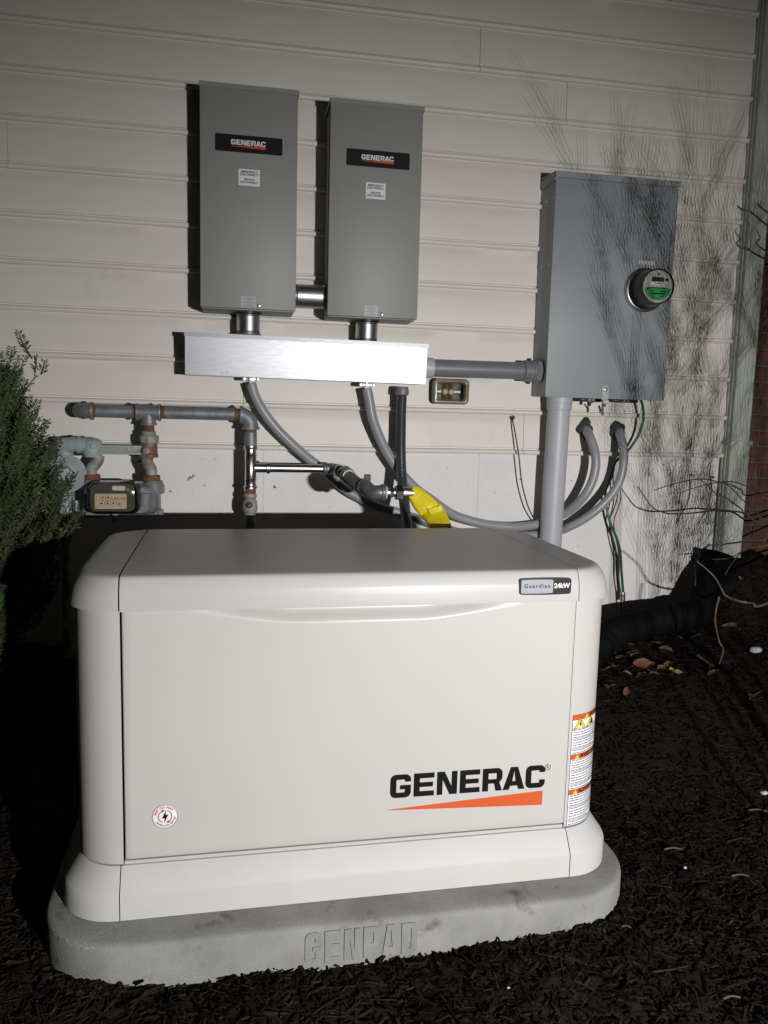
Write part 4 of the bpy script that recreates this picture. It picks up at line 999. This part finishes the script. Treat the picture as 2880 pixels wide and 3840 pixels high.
# ------------------------------------------------------------------ gas meter
gmz = A(750,1010,-.2).z; gx0, gx1 = A(512,1060,-.2).x, A(990,1060,-.2).x; gzb = A(750,1222,-.2).z
mcx = (gx0+gx1)/2
mb = thing('meter_bar', 'pale blue and rusty meter bar joining the gas pipe and meter', 'meter bar', (mcx, yG, gmz+.1)); S = Sub(mb)
zb = A(750,805).z; xlb, xrb = A(575,790).x, A(918,810).x
S.part('left_boss', Geo().lathe((xlb, yG, A(600,735).z), (0,0,-1), [(0,.018),(.006,.028),(.012,.034),(.045,.036),(.060,.034),(.066,.031),(.070,.031)], 24), MT['paleblue'])
S.part('right_boss', Geo().lathe((xb, yG, z4+.001), (0,0,-1), [(0,.030),(.006,.031),(.040,.031),(.044,.034),(.055,.034)], 24), MT['galv_rust'])
wz0, wz1 = A(750,782).z, A(750,832).z
g = Geo().box(xlb+.02, xrb-.02, yG-.008, yG+.008, wz1, wz0, .003)
S.part('web', g, MT['galv_rust'])
g = Geo().box(xlb+.02, xrb-.02, yG-.017, yG+.012, wz0-.006, wz0+.002, .002).box(xlb+.02, xrb-.02, yG-.017, yG+.012, wz1-.002, wz1+.006, .002)
S.part('web_rib', g, MT['paleblue'])
S.part('plug', Geo().lathe((A(595,780).x, yG-.030, A(595,780).z), (0,-1,0), [(0,.0135),(.008,.0135),(.010,.011)], 20), MT['paleblue'])
S.part('plug', Geo().lathe((A(912,812).x, yG-.026, A(912,812).z), (0,-1,0), [(0,.013),(.007,.013),(.008,.008),(.005,.006)], 20), MT['galv'])
S.part('inlet', Geo().lathe((xlb, yG, A(470,775).z), (-1,0,0), [(0,.030),(.040,.029),(.044,.033),(.052,.033),(.053,.026),(.12,.026)], 24), MT['paleblue'])
for (pts, nm) in (([(612,845),(610,870),(590,900),(570,925),(568,965)], 'l'), ([(918,852),(916,880),(925,905),(940,930),(942,970)], 'r')):
    S.part('swivel', Geo().tube(smooth([A(*q) for q in pts], 6), .0215, 20), MT['galv_rust'], sharp=60)
    e = A(*pts[-1]); S.part('swivel_nut', Geo().lathe((e.x, yG, e.z+.004), (0,0,-1), [(0,.029),(.003,.033),(.020,.033),(.022,.030),(.032,.030)], 10), MT['rust'], sharp=25)
gmt = thing('gas_meter', 'grey gas meter with cream dial plate and clear index cover', 'gas meter', (mcx, yG, gzb)); S = Sub(gmt)
hwm = (gx1-gx0)/2
def mloop(y, hx, z0, z1, r): return [(mcx+x, y, (z0+z1)/2+z) for x, z in rr(hx, (z1-z0)/2, r, 6)]
S.part('rear_case', Geo().loft([mloop(-.05, hwm*.75, gzb+.02, gmz-.02, .03), mloop(-.08, hwm*.92, gzb+.005, gmz-.01, .03), mloop(-.135, hwm*.94, gzb, gmz-.006, .03)]), MT['casting'])
S.part('case_flange', Geo().loft([mloop(-.135, hwm, gzb-.004, gmz, .018), mloop(-.150, hwm, gzb-.004, gmz, .018)]), MT['casting'])
S.part('front_case', Geo().loft([mloop(-.150, hwm*.93, gzb+.002, gmz-.008, .03), mloop(-.190, hwm*.90, gzb+.006, gmz-.012, .035), mloop(-.205, hwm*.80, gzb+.014, gmz-.020, .04)]), MT['casting'])
for s in (-1, 1):
    S.part('port_boss', Geo().lathe((mcx+s*hwm*.82, yG, gmz+.004), (0,0,-1), [(0,.032),(.012,.036),(.05,.034)], 20), MT['casting'])
    S.part('corner_lug', Geo().box(mcx+s*hwm*1.02-.012, mcx+s*hwm*1.02+.012, -.156, -.130, gmz-.045, gmz-.012, .004), MT['casting'])
    S.part('corner_lug', Geo().box(mcx+s*hwm*.97-.014, mcx+s*hwm*.97+.014, -.156, -.130, gzb-.006, gzb+.022, .004), MT['casting'])
for k in range(7):
    for zz in (gzb+.004, gmz-.006):
        S.part('case_bolt', Geo().lathe((mcx-hwm*.86+hwm*1.72*k/6, -.150, zz), (0,-1,0), [(0,.0055),(.004,.0055),(.0055,.003)], 8), MT['galv'])
S.part('case_rib', Geo().tube([(mcx+hwm*.62, -.196, gzb+.04), (mcx+hwm*.66, -.200, gzb+.09)], [.026, .022], 16), MT['casting'])
S.part('bottom_rail', Geo().box(gx0+.004, mcx-.045, -.18, -.13, gzb-.008, gzb+.014, .005), MT['casting'])
S.part('drain_boss', Geo().lathe((A(712,1200,-.21).x, -.195, gzb+.018), (0,0,-1), [(0,.014),(.02,.013),(.034,.013),(.040,.009)], 16), MT['casting'])
yi = -.245
i0, i1 = at(cM(680, 600), yi), at(cM(1078, 600), yi); it, ib = at(cM(880, 503), yi), at(cM(880, 692), yi)
ix, iz, ihx, ihz = (i0.x+i1.x)/2, (it.z+ib.z)/2, (i1.x-i0.x)/2, (it.z-ib.z)/2
S.part('index_box', Geo().loft([[(ix+.006+x, y, iz+.012+z) for x, z in rr(ihx+.022, ihz+.022, .02, 6)] for y in (-.195, -.236)]), MT['index_case'])
ipl = S.part('index_plate', Geo().prism(rr(ihx, ihz, .004, 3), lambda u, v, d: (ix+u, yi+d, iz+v), .003), MT['cream'], sharp=30)
g = Geo(); gr = Geo(); gd = Geo()
for (dx, dz, ang) in ((780,550,.6),(850,550,3.2),(768,622,-2.9),(840,622,1.6),(913,622,1.35),(985,630,-1.9)):
    p = at(cM(dx, dz), yi); R_ = .0105
    flat(g, poly2d([_arc(p.x, p.z, R_, R_, 0, 360, 22)[:-1], _arc(p.x, p.z, R_-.0009, R_-.0009, 0, 360, 22)[:-1]]), lambda u, v: (u, yi-.0004, v))
    c_, s_ = cos(ang), sin(ang)
    hand = [(p.x+c_*.009, p.z+s_*.009), (p.x-s_*.0022-c_*.003, p.z+c_*.0022-s_*.003), (p.x+s_*.0022-c_*.003, p.z-c_*.0022-s_*.003)]
    flat(gd, poly2d([hand]), lambda u, v: (u, yi-.0008, v)); flat(gd, poly2d([_arc(p.x, p.z, .0028, .0028, 0, 360, 12)[:-1]]), lambda u, v: (u, yi-.0011, v))
for (dx, dz) in ((700,540),(700,573),(700,667),(1055,551),(1056,585),(1053,680)):
    p = at(cM(dx, dz), yi); flat(gd, poly2d([_arc(p.x, p.z, .0016, .0016, 0, 360, 10)[:-1]]), lambda u, v: (u, yi-.0011, v))
p = at(cM(973, 566), yi); flat(gd, text2d('CUBIC FEET', .0105), lambda u, v: (p.x+u, yi-.0008, p.z+v))
S.part('dial_rings', g, MT['ink_grey'], ipl, flat=True); S.part('dial_hands', gd, MT['ink'], ipl, flat=True)
p = at(cM(975, 437), -.248)
S.part('index_tag', Geo().prism(rr(.0235, .0085, .006, 4), lambda u, v, d: (p.x+u, -.2395+d, p.z+v), .002), MT['white_sticker'], sharp=30)
p = at(cM(1090, 456), -.25); S.part('pink_dot', Geo().lathe((p.x, -.238, p.z), (0,-1,0), [(0,.0055),(.001,.0055)], 14), MT['pinkdot'])
cov = []
for y, e, r in ((-.205, .034, .03), (-.240, .031, .03), (-.262, .027, .03), (-.268, .018, .028)):
    cov.append([(ix+.010+x*1.03, y, iz+.012+z+(.010 if z > .02 and abs(x-.01) < .045 else 0)) for x, z in rr(ihx+e, ihz+e, r, 8)])
S.part('index_cover', Geo().loft(cov, False, True), MT['clear'], sharp=60)
# regulator
p = A(405,960,-.2)
rg = thing('gas_regulator', 'pale blue gas regulator half hidden behind the yew', 'gas regulator', (p.x, -.17, p.z)); S = Sub(rg)
S.part('diaphragm_case', Geo().lathe((p.x-.006, -.13, p.z), (.12,-1,0), [(0,.045),(.02,.058),(.036,.064),(.040,.070),(.048,.070),(.052,.060),(.066,.050),(.074,.028),(.10,.026),(.102,.02)], 36), MT['paleblue'])
for k in range(8):
    an = k*pi/4+.2; S.part('flange_bolt', Geo().lathe((p.x+.066*cos(an), -.172, p.z+.066*sin(an)), (.12,-1,0), [(0,.0055),(.006,.0055),(.008,.003)], 8), MT['paleblue'])
S.part('body', Geo().lathe((p.x-.012, -.14, p.z-.05), (0,0,-1), [(0,.030),(.03,.033),(.04,.026),(.10,.026)], 20), MT['paleblue'])
S.part('riser_pipe', Geo().cyl((p.x-.012, -.14, p.z-.14), (p.x-.012, -.14, .1), .0205, 20), MT['galv_rust'])
S.part('inlet_elbow', Geo().tube(smooth([(p.x-.012, -.14, p.z+.03), (p.x-.008, -.14, A(450,775).z-.02), (p.x+.015, -.15, A(450,775).z), (p.x+.05, -.15, A(450,775).z)], 6), .029, 20), MT['paleblue'], sharp=60)
S.part('vent_cap', Geo().lathe((p.x+.03, -.17, p.z-.10), (0,0,-1), [(0,.010),(.02,.012),(.04,.012)], 14), MT['galv'])

# ------------------------------------------------------------------ yew shrub
yew = thing('yew_shrub', 'dark green needled yew shrub at the left edge in front of the gas meter', 'shrub', (-.84, -.86, gz(-.84,-.86))); S = Sub(yew)
rn = random.Random(21)
need = Geo(); bark = Geo()
base = Vector((-.84, -.86, gz(-.84,-.86)))
def yew_r(z):
    """horizontal reach of the crown at height z"""
    pts_ = [(.15,.10),(.35,.14),(.48,.20),(.60,.29),(.75,.315),(.95,.345),(1.05,.335),(1.15,.30),(1.25,.25),(1.32,.17),(1.37,.06)]
    for i in range(len(pts_)-1):
        if pts_[i][0] <= z <= pts_[i+1][0]:
            t = (z-pts_[i][0])/(pts_[i+1][0]-pts_[i][0]); return pts_[i][1]*(1-t)+pts_[i+1][1]*t
    return .05
def shoot(p, d, L, r0):
    n = max(4, int(L/.0028)); pts_ = []
    q = Vector(p); dd = Vector(d).normalized()
    for i in range(7):
        pts_.append(q.copy()); q = q+dd*(L/6); dd = (dd+Vector((rn.uniform(-.08,.08), rn.uniform(-.08,.08), .07+rn.uniform(-.05,.05)))).normalized()
    bark.tube(pts_, [r0*(1-.7*i/6) for i in range(7)], 5, False)
    side = dd.cross(Vector((rn.uniform(-.3,.3), rn.uniform(-.3,.3), 1))).normalized()
    tn = rn.random()
    for i in range(n):
        t = .08+.92*i/n; f = t*6; k = min(5, int(f)); c = pts_[k].lerp(pts_[k+1], f-k); ax = (pts_[k+1]-pts_[k]).normalized()
        s = side if i % 2 else -side
        roll = rn.uniform(-.75, .75); up = ax.cross(s)
        nd = (s*cos(roll)+up*sin(roll)+ax*rn.uniform(.35, .95)).normalized()
        ln = .0235*(1-.45*t*t)*rn.uniform(.8, 1.15); wd = .0021; wv = nd.cross(up*cos(roll)-s*sin(roll)).normalized()*wd
        tip = c+nd*ln; m = c+nd*ln*.55
        need.add([c, m+wv, tip, m-wv], [(0,1,2,3)], min(1, max(0, .5*tn+.5*rn.random()+.15*t)))
stems = []
for k in range(11):
    an = rn.uniform(0, 2*pi); R0 = rn.uniform(.05, .8)
    z1 = rn.uniform(.8, 1.22); r = yew_r(z1)*R0
    pts_ = smooth([base+Vector((rn.uniform(-.05,.05), rn.uniform(-.05,.05), 0)), base+Vector((cos(an)*r*.6, sin(an)*r*.6, (z1-base.z)*.4)), Vector((base.x+cos(an)*r, base.y+sin(an)*r, z1))], 6)
    bark.tube(pts_, [.016*(1-.75*i/(len(pts_)-1)) for i in range(len(pts_))], 7, False); stems.append(pts_)
cnt = 0
while cnt < 1800:
    z = rn.uniform(.22, 1.30); an = rn.uniform(0, 2*pi)
    if (cos(an) < -.1 and rn.random() < .7) or (sin(an) > .5 and rn.random() < .6): continue
    R_ = yew_r(z)*(rn.uniform(.45, 1.05)**.5)*1.06*(1+.10*sin(9*z+3*an)+.06*sin(17*z-5*an))
    tip = Vector((base.x+cos(an)*R_, base.y+sin(an)*R_*.95, z))
    L = rn.uniform(.06, .17)
    d = Vector((cos(an)*.8, sin(an)*.8, rn.uniform(.5, 1.7))).normalized()
    shoot(tip-d*L, d, L, .0022)
    if rn.random() < .35:
        s_ = min(((q-tip).length, i, q) for i, st_ in enumerate(stems) for q in st_)[2]
        bark.tube(smooth([s_, s_.lerp(tip-d*L, .6)+Vector((0,0,-.015)), tip-d*L], 4), .0034, 5, False)
    cnt += 1
# the tall leading sprig and a few side sprigs seen against the siding
for (x0_, y0_, x1_, y1_) in ((165,190,95,75),(200,240,140,150),(60,250,80,170),(215,330,235,215),(255,340,285,250)):
    a_, b_ = A(x0_, y0_, -.82), A(x1_, y1_, -.82); shoot(a_, b_-a_, (b_-a_).length, .003)
    c_ = base+Vector((rn.uniform(.02,.16), .02, .95)); shoot(c_, a_-c_, (a_-c_).length*.98, .003)
S.part('crown', need, MT['needle'], flat=True); S.part('stem', bark, MT['yewbark'], sharp=180)

# ------------------------------------------------------------------ bare shrubs
def grow(g, p, d, L, r, depth, rn, up=.25, spread=.5):
    n = 6; pts_ = [Vector(p)]; dd = Vector(d).normalized()
    for i in range(n):
        dd = (dd+Vector((rn.uniform(-.05,.05), rn.uniform(-.05,.05), rn.uniform(-.02,.05)+up*.05))).normalized(); pts_.append(pts_[-1]+dd*(L/n))
    g.tube(pts_, [r*(1-.55*i/n) for i in range(n+1)], 5 if r > .003 else 4, False)
    if depth <= 0: return
    for i in range(2, n+1):
        for _ in range(1 if depth > 1 else 2):
            if rn.random() < .66:
                ax = (pts_[i]-pts_[i-1]).normalized(); sd = Vector((rn.uniform(-1,1), rn.uniform(-1,1), rn.uniform(-.1,.9))).normalized()
                grow(g, pts_[i], ax*(1-spread)+sd*spread+Vector((0,0,up)), L*rn.uniform(.45, .78), max(.0014, r*(1-.55*i/n)*.60), depth-1, rn, up, spread)
sh = thing('bare_shrub', 'leafless upright shrub standing right of the photographer, shading the panel', 'shrub', (1.74, -1.60, 0)); S = Sub(sh)
rn = random.Random(77); g = Geo()
for (x, y, lx_, ly_, z0, L, r) in ((1.60,-1.62,.00,.02,.30,.78,.0040), (1.755,-1.58,.03,.02,.05,1.0,.0060), (1.66,-1.68,-.06,.03,.45,.75,.0045), (1.83,-1.66,.10,-.02,.10,.85,.0050), (1.90,-1.56,.10,.03,.05,.9,.0045), (1.72,-1.52,.00,.05,.30,.8,.0045), (1.80,-1.60,.03,.0,.50,.68,.0045), (1.52,-1.58,-.03,.0,.80,.62,.0045), (1.70,-1.60,.02,.0,.60,.75,.0040), (1.77,-1.57,.02,.0,.08,.55,.0060), (1.68,-1.62,.03,.0,.15,.50,.0050), (1.60,-1.60,.02,.0,.02,.45,.0040)):
    base_ = Vector((x, y, gz(x, y)-.02))
    g.tube(smooth([base_, base_.lerp(Vector((x+lx_*.5, y+ly_*.5, z0+.2)), .6)+Vector((rn.uniform(-.02,.02), 0, 0)), (x+lx_*.5, y+ly_*.5, z0+.2)], 5), r*1.05, 6, False)
    grow(g, (x+lx_*.5, y+ly_*.5, z0+.2), (lx_, ly_, 1), L*.92, r, 3, rn, .20, .46)
S.part('branches', g, MT['twig_pale'], sharp=180)
sh = thing('bare_shrub', 'leafless shrub at the right edge whose thin red canes cross the foundation', 'shrub', (2.75, -.62, gz(2.75,-.62))); S = Sub(sh)
rn = random.Random(5); g = Geo(); gp2 = Geo()
B0 = Vector((2.75, -.62, gz(2.75,-.62)))
def cane(pts_, Y, r, gg, tail=True):
    w = ats(c6, pts_, Y)
    if tail: w = w+[w[-1].lerp(B0+Vector((0,0,.45)), .5)+Vector((.02,0,.05)), B0+Vector((rn.uniform(-.03,.03), rn.uniform(-.03,.03), .0))]
    s = smooth(w, 6); n = len(s); gg.tube(s, [r*(.45+.55*i/(n-1)) for i in range(n)], 6, False)
    for q in s[3:-14:5]:
        if rn.random() < .6: gg.tube([q, q+Vector((rn.uniform(-.006,.004), -.002, rn.uniform(.001,.006)))], [r*.7, r*.3], 5)
cane([(378,252),(400,275),(440,335),(500,410),(560,440),(640,456),(800,450),(950,432),(1020,436),(1140,440),(1200,460),(1367,530)], -.20, .0045, g)
cane([(835,550),(870,480),(918,395),(940,280),(936,182),(960,185)], -.22, .0040, g, False)
cane([(695,300),(830,255),(980,220),(1100,215),(1200,245),(1300,290),(1367,340)], -.26, .0036, g)
cane([(1030,215),(1110,280),(1180,355),(1280,430),(1367,500)], -.24, .0042, g)
cane([(945,800),(1080,790),(1160,745),(1260,710),(1367,695)], -.35, .0042, gp2)
cane([(1040,920),(1110,810),(1190,717)], -.35, .0036, gp2, False)
cane([(830,815),(900,870),(970,940),(1020,1030),(1050,1075),(1150,1115),(1250,1130),(1367,1130)], -.72, .0052, gp2)
cane([(1000,1590),(1030,1480),(1000,1420),(970,1280),(975,1180),(1000,1080)], -.72, .0042, gp2, False)
cane([(812,835),(818,900),(822,970),(815,1000)], -.25, .0032, g, False)
for pts_ in ([(1605,450),(1625,478),(1659,505)], [(1580,600),(1610,660),(1659,755)]):
    w = ats(c2, pts_, -.22)+[Vector((2.65,-.4,1.6)), Vector((2.72,-.62,1.0)), B0]
    s = smooth(w, 6); g.tube(s, [.0016+.0045*i/len(s) for i in range(len(s))], 6, False)
S.part('red_canes', g, MT['twig'], sharp=180); S.part('pale_canes', gp2, MT['twig_pale'], sharp=180)

# ------------------------------------------------------------------ mulch chips and ground litter
rn = random.Random(99); chips = Geo()
pc, ps = cos(-GRZ), sin(-GRZ)
def on_pad(x, y, e=0.0):
    dx, dy = x-.263, y+1.305; u, v = abs(dx*pc-dy*ps), abs(dx*ps+dy*pc); hx, hy, r = PH[0]+e, PH[1]+e, .19
    if u > hx or v > hy: return False
    if u > hx-r and v > hy-r: return (u-hx+r)**2+(v-hy+r)**2 < r*r
    return True
def chip(x, y, L, W, T, lift=0.0, tint=None, gg=None):
    z = gz(x, y)+lift+T*.3
    an = rn.uniform(0, 2*pi); tl = rn.gauss(0, .20); rl = rn.gauss(0, .45)
    m = Matrix.Translation((x, y, z)) @ Matrix.Rotation(an, 4, 'Z') @ Matrix.Rotation(tl, 4, 'Y') @ Matrix.Rotation(rl, 4, 'X')
    k = rn.uniform(.3, .9); sk_ = rn.uniform(-.3, .3)*W
    pts_ = [(-L/2,-W/2*k,0),(L/2*.8,-W/2,0),(L/2,W/2*k+sk_,0),(-L/2*.9,W/2,0)]
    top_ = [m @ Vector((a*.92, b_*.85, T)) for a, b_, _ in pts_]; bot = [m @ Vector((a, b_, -T)) for a, b_, _ in pts_]
    (gg or chips).add(bot+top_, [(4,5,6,7),(0,1,5,4),(1,2,6,5),(2,3,7,6),(3,0,4,7)], tint if tint is not None else (rn.random()**2.0*.85+.22*_noise.noise((x*3.2, y*3.2, 7.7)) if rn.random() < .985 else 1.25))
N = 0
while N < 60000:
    x = rn.uniform(-1.3, 2.7); y = rn.uniform(-2.35, .0)
    if rn.random() > (1.0 if y < -1.5 else .62): continue
    if on_pad(x, y, -.012): continue
    if -.4 < x < .95 and y > -.9: continue
    L = rn.choice((.010, .014, .018, .026, .038))*rn.uniform(.7, 1.3)
    chip(x, y, L, min(.0065, L*rn.uniform(.10, .34)), rn.uniform(.0006, .0018), rn.uniform(-.003, .006)); N += 1
    if N % 40 == 0: chip(x, y, rn.uniform(.045, .085), rn.uniform(.002, .0045), .001, rn.uniform(0, .008), rn.uniform(.3, 1.3))
# heap chips against the pad edge for an uneven foot
for k in range(1500):
    a = rn.uniform(0, 2*pi); u = rn.choice(rr(PH[0]+.004, PH[1]+.004, .19, 30)); f_ = rr(PH[0]+.004, PH[1]+.004, .19, 30)
    i = rn.randrange(len(f_)); A_, B_ = f_[i], f_[(i+1) % len(f_)]; t_ = rn.random(); lx_, ly_ = A_[0]+(B_[0]-A_[0])*t_, A_[1]+(B_[1]-A_[1])*t_
    x, y = .263+lx_*pc+ly_*ps+rn.uniform(-.004,.015)*(1 if lx_ > 0 else -1), -1.305-lx_*ps+ly_*pc-rn.uniform(-.002,.016)
    L = rn.uniform(.012, .032); chip(x, y, L, L*rn.uniform(.2, .5), rn.uniform(.0015, .004), rn.uniform(0, .017)*(1 if x > .6 else .7))
o = obj('mulch_chips', chips, MT['chip'], flat=True); tag(o, 'dark brown shredded bark mulch around the pad', 'mulch', kind='stuff')

def ground_hit(px):
    d = pix_ray(*px); t = .8
    for _ in range(4000):
        p = CAM+d*t
        if p.z <= gz(p.x, p.y)+.004: return p
        t += .003
    return p
def leaf(px, L, W, m, label, name='dead_leaf', group=None, curl=.35, seed=0):
    r_ = random.Random(seed); p = ground_hit(px); n = 8; L *= 1.35; W *= 1.5; g = Geo(); vs = []
    mx = Matrix.Translation(p+Vector((0,0,.012))) @ Matrix.Rotation(r_.uniform(0, 6.3), 4, 'Z') @ Matrix.Rotation(r_.uniform(-.5,.5), 4, 'X') @ Matrix.Rotation(r_.uniform(-.35,.35), 4, 'Y')
    for i in range(n+1):
        u = i/n; w = W/2*(sin(pi*min(1, u*1.02)**.8)+.03)*(1+.16*sin(9*u+seed))
        for j, v in enumerate((-1,-.5,0,.5,1)):
            vs.append(mx @ Vector(((u-.5)*L, v*w, curl*W*(abs(v)**1.6)*.6+.10*L*sin(3*u+seed)+(.0015 if j == 2 else 0))))
    g.add(vs, [(i*5+j, i*5+j+1, (i+1)*5+j+1, (i+1)*5+j) for i in range(n) for j in range(4)])
    g.tube([mx @ Vector((-L*.5,0,.1*L*sin(seed))), mx @ Vector((-L*.72,.004,.002))], .0012, 4)
    return tag(obj(name, g, m, sharp=180), label, 'leaf', group)
leaf(c6(285,1468), .075, .055, MT['leafbrown'], 'large curled brown leaf lying against the black drain pipe', seed=1)
leaf(c6(432,1620), .060, .040, MT['leafbrown'], 'bright reddish brown leaf in the middle of the leaf litter', seed=2)
leaf(c6(645,1655), .030, .018, MT['leafyellow'], 'small yellow leaf in the litter by the drain pipe', seed=3)
leaf(c6(190,1500), .05, .03, MT['leafpale'], 'pale brown leaf below the drain pipe near the generator corner', seed=4)
leaf(c6(350,1540), .05, .03, MT['leafpale'], 'pale crumpled leaf just above the reddish brown leaf', seed=5)
leaf(c6(600,1510), .055, .022, MT['leafpale'], 'pale narrow leaf resting below the corrugated pipe', seed=6)
leaf(c6(1075,1335), .055, .03, MT['leafpale'], 'pale leaf lying alone beneath the hanging twig', seed=7)
leaf(c6(880,1590), .09, .05, MT['leafbrown'], 'dull brown flat leaf right of the leaf litter', seed=8, curl=.15)
for i, c in enumerate([(310,1685),(195,1630),(130,1650),(690,1675),(640,1690),(500,1690),(145,1790),(300,1830),(200,1770),(560,1640),(470,1670),(830,1400),(420,1690),(610,1620),(940,1680),(240,1560),(520,1450),(700,1420),(1160,970),(1240,1860)]):
    leaf(c6(*c), .022+.016*((i*7) % 5)/5, .014+.010*((i*3) % 4)/4, MT['leafbrown'] if i % 3 else MT['leafpale'], 'small brown dead leaf fragment scattered on the mulch', group='leaf litter on the mulch', seed=20+i)
def stone(px, r, label, seed):
    p = ground_hit(px); b = bmesh.new(); bmesh.ops.create_icosphere(b, subdivisions=2, radius=1); r_ = random.Random(seed)
    for v in b.verts: v.co = p+Vector((v.co.x*r*1.3, v.co.y*r, v.co.z*r*.7+r*.3))*1.0+Vector([r_.uniform(-.12,.12)*r for _ in range(3)])
    return tag(obj('stone', Geo().bm(b), MT['stone'], sharp=40), label, 'stone')
stone(c6(1275,1492), .020, 'white stone on dark soil near the right edge below the twigs', 1)
stone((2000+1545/1.784, 2600+672/1.784), .0095, 'small white pebble at the right edge beside the mulch', 2)
stone((2000+1017/1.784, 2600+1170/1.784), .0045, 'tiny pale pebble in the open mulch right of the pad', 3)
stone((1200+977/1.3825, 2600+1530/1.3825), .0035, 'tiny white pebble in the mulch in front of the pad', 4)
def stick(a, b_, r, label):
    p, q = ground_hit(a)+Vector((0,0,.010)), ground_hit(b_)+Vector((0,0,.012)); m = p.lerp(q, .45)+Vector((.0015,.001,.0)); q = q-Vector((0,0,.004)); p = p-Vector((0,0,.004))
    return tag(obj('fallen_twig', Geo().tube(smooth([p, m, q], 4), [r*(1-.4*i/8) for i in range(9)], 6), MT['twig'], sharp=180), label, 'twig')
def cR(x, y): return 2000+x/1.784, 2600+y/1.784
stick(cR(1440,795), cR(1568,806), .0035, 'straight brown twig on the mulch at the right edge')
stick(cR(1325,1237), cR(1442,1242), .0032, 'short reddish twig on the mulch below the pebble')
stick(cR(1268,2062), cR(1385,2058), .0026, 'short tan twig on the mulch at the bottom right')
stick(cR(875,1058), cR(998,1062), .0032, 'short grey twig on the mulch right of the pad corner')
stick(cR(590,1578), cR(652,1592), .0026, 'small bent twig close to the foot of the pad')
stick(c6(1225,1865), c6(1330,1800), .0036, 'brown twig on dark soil below the white stone')
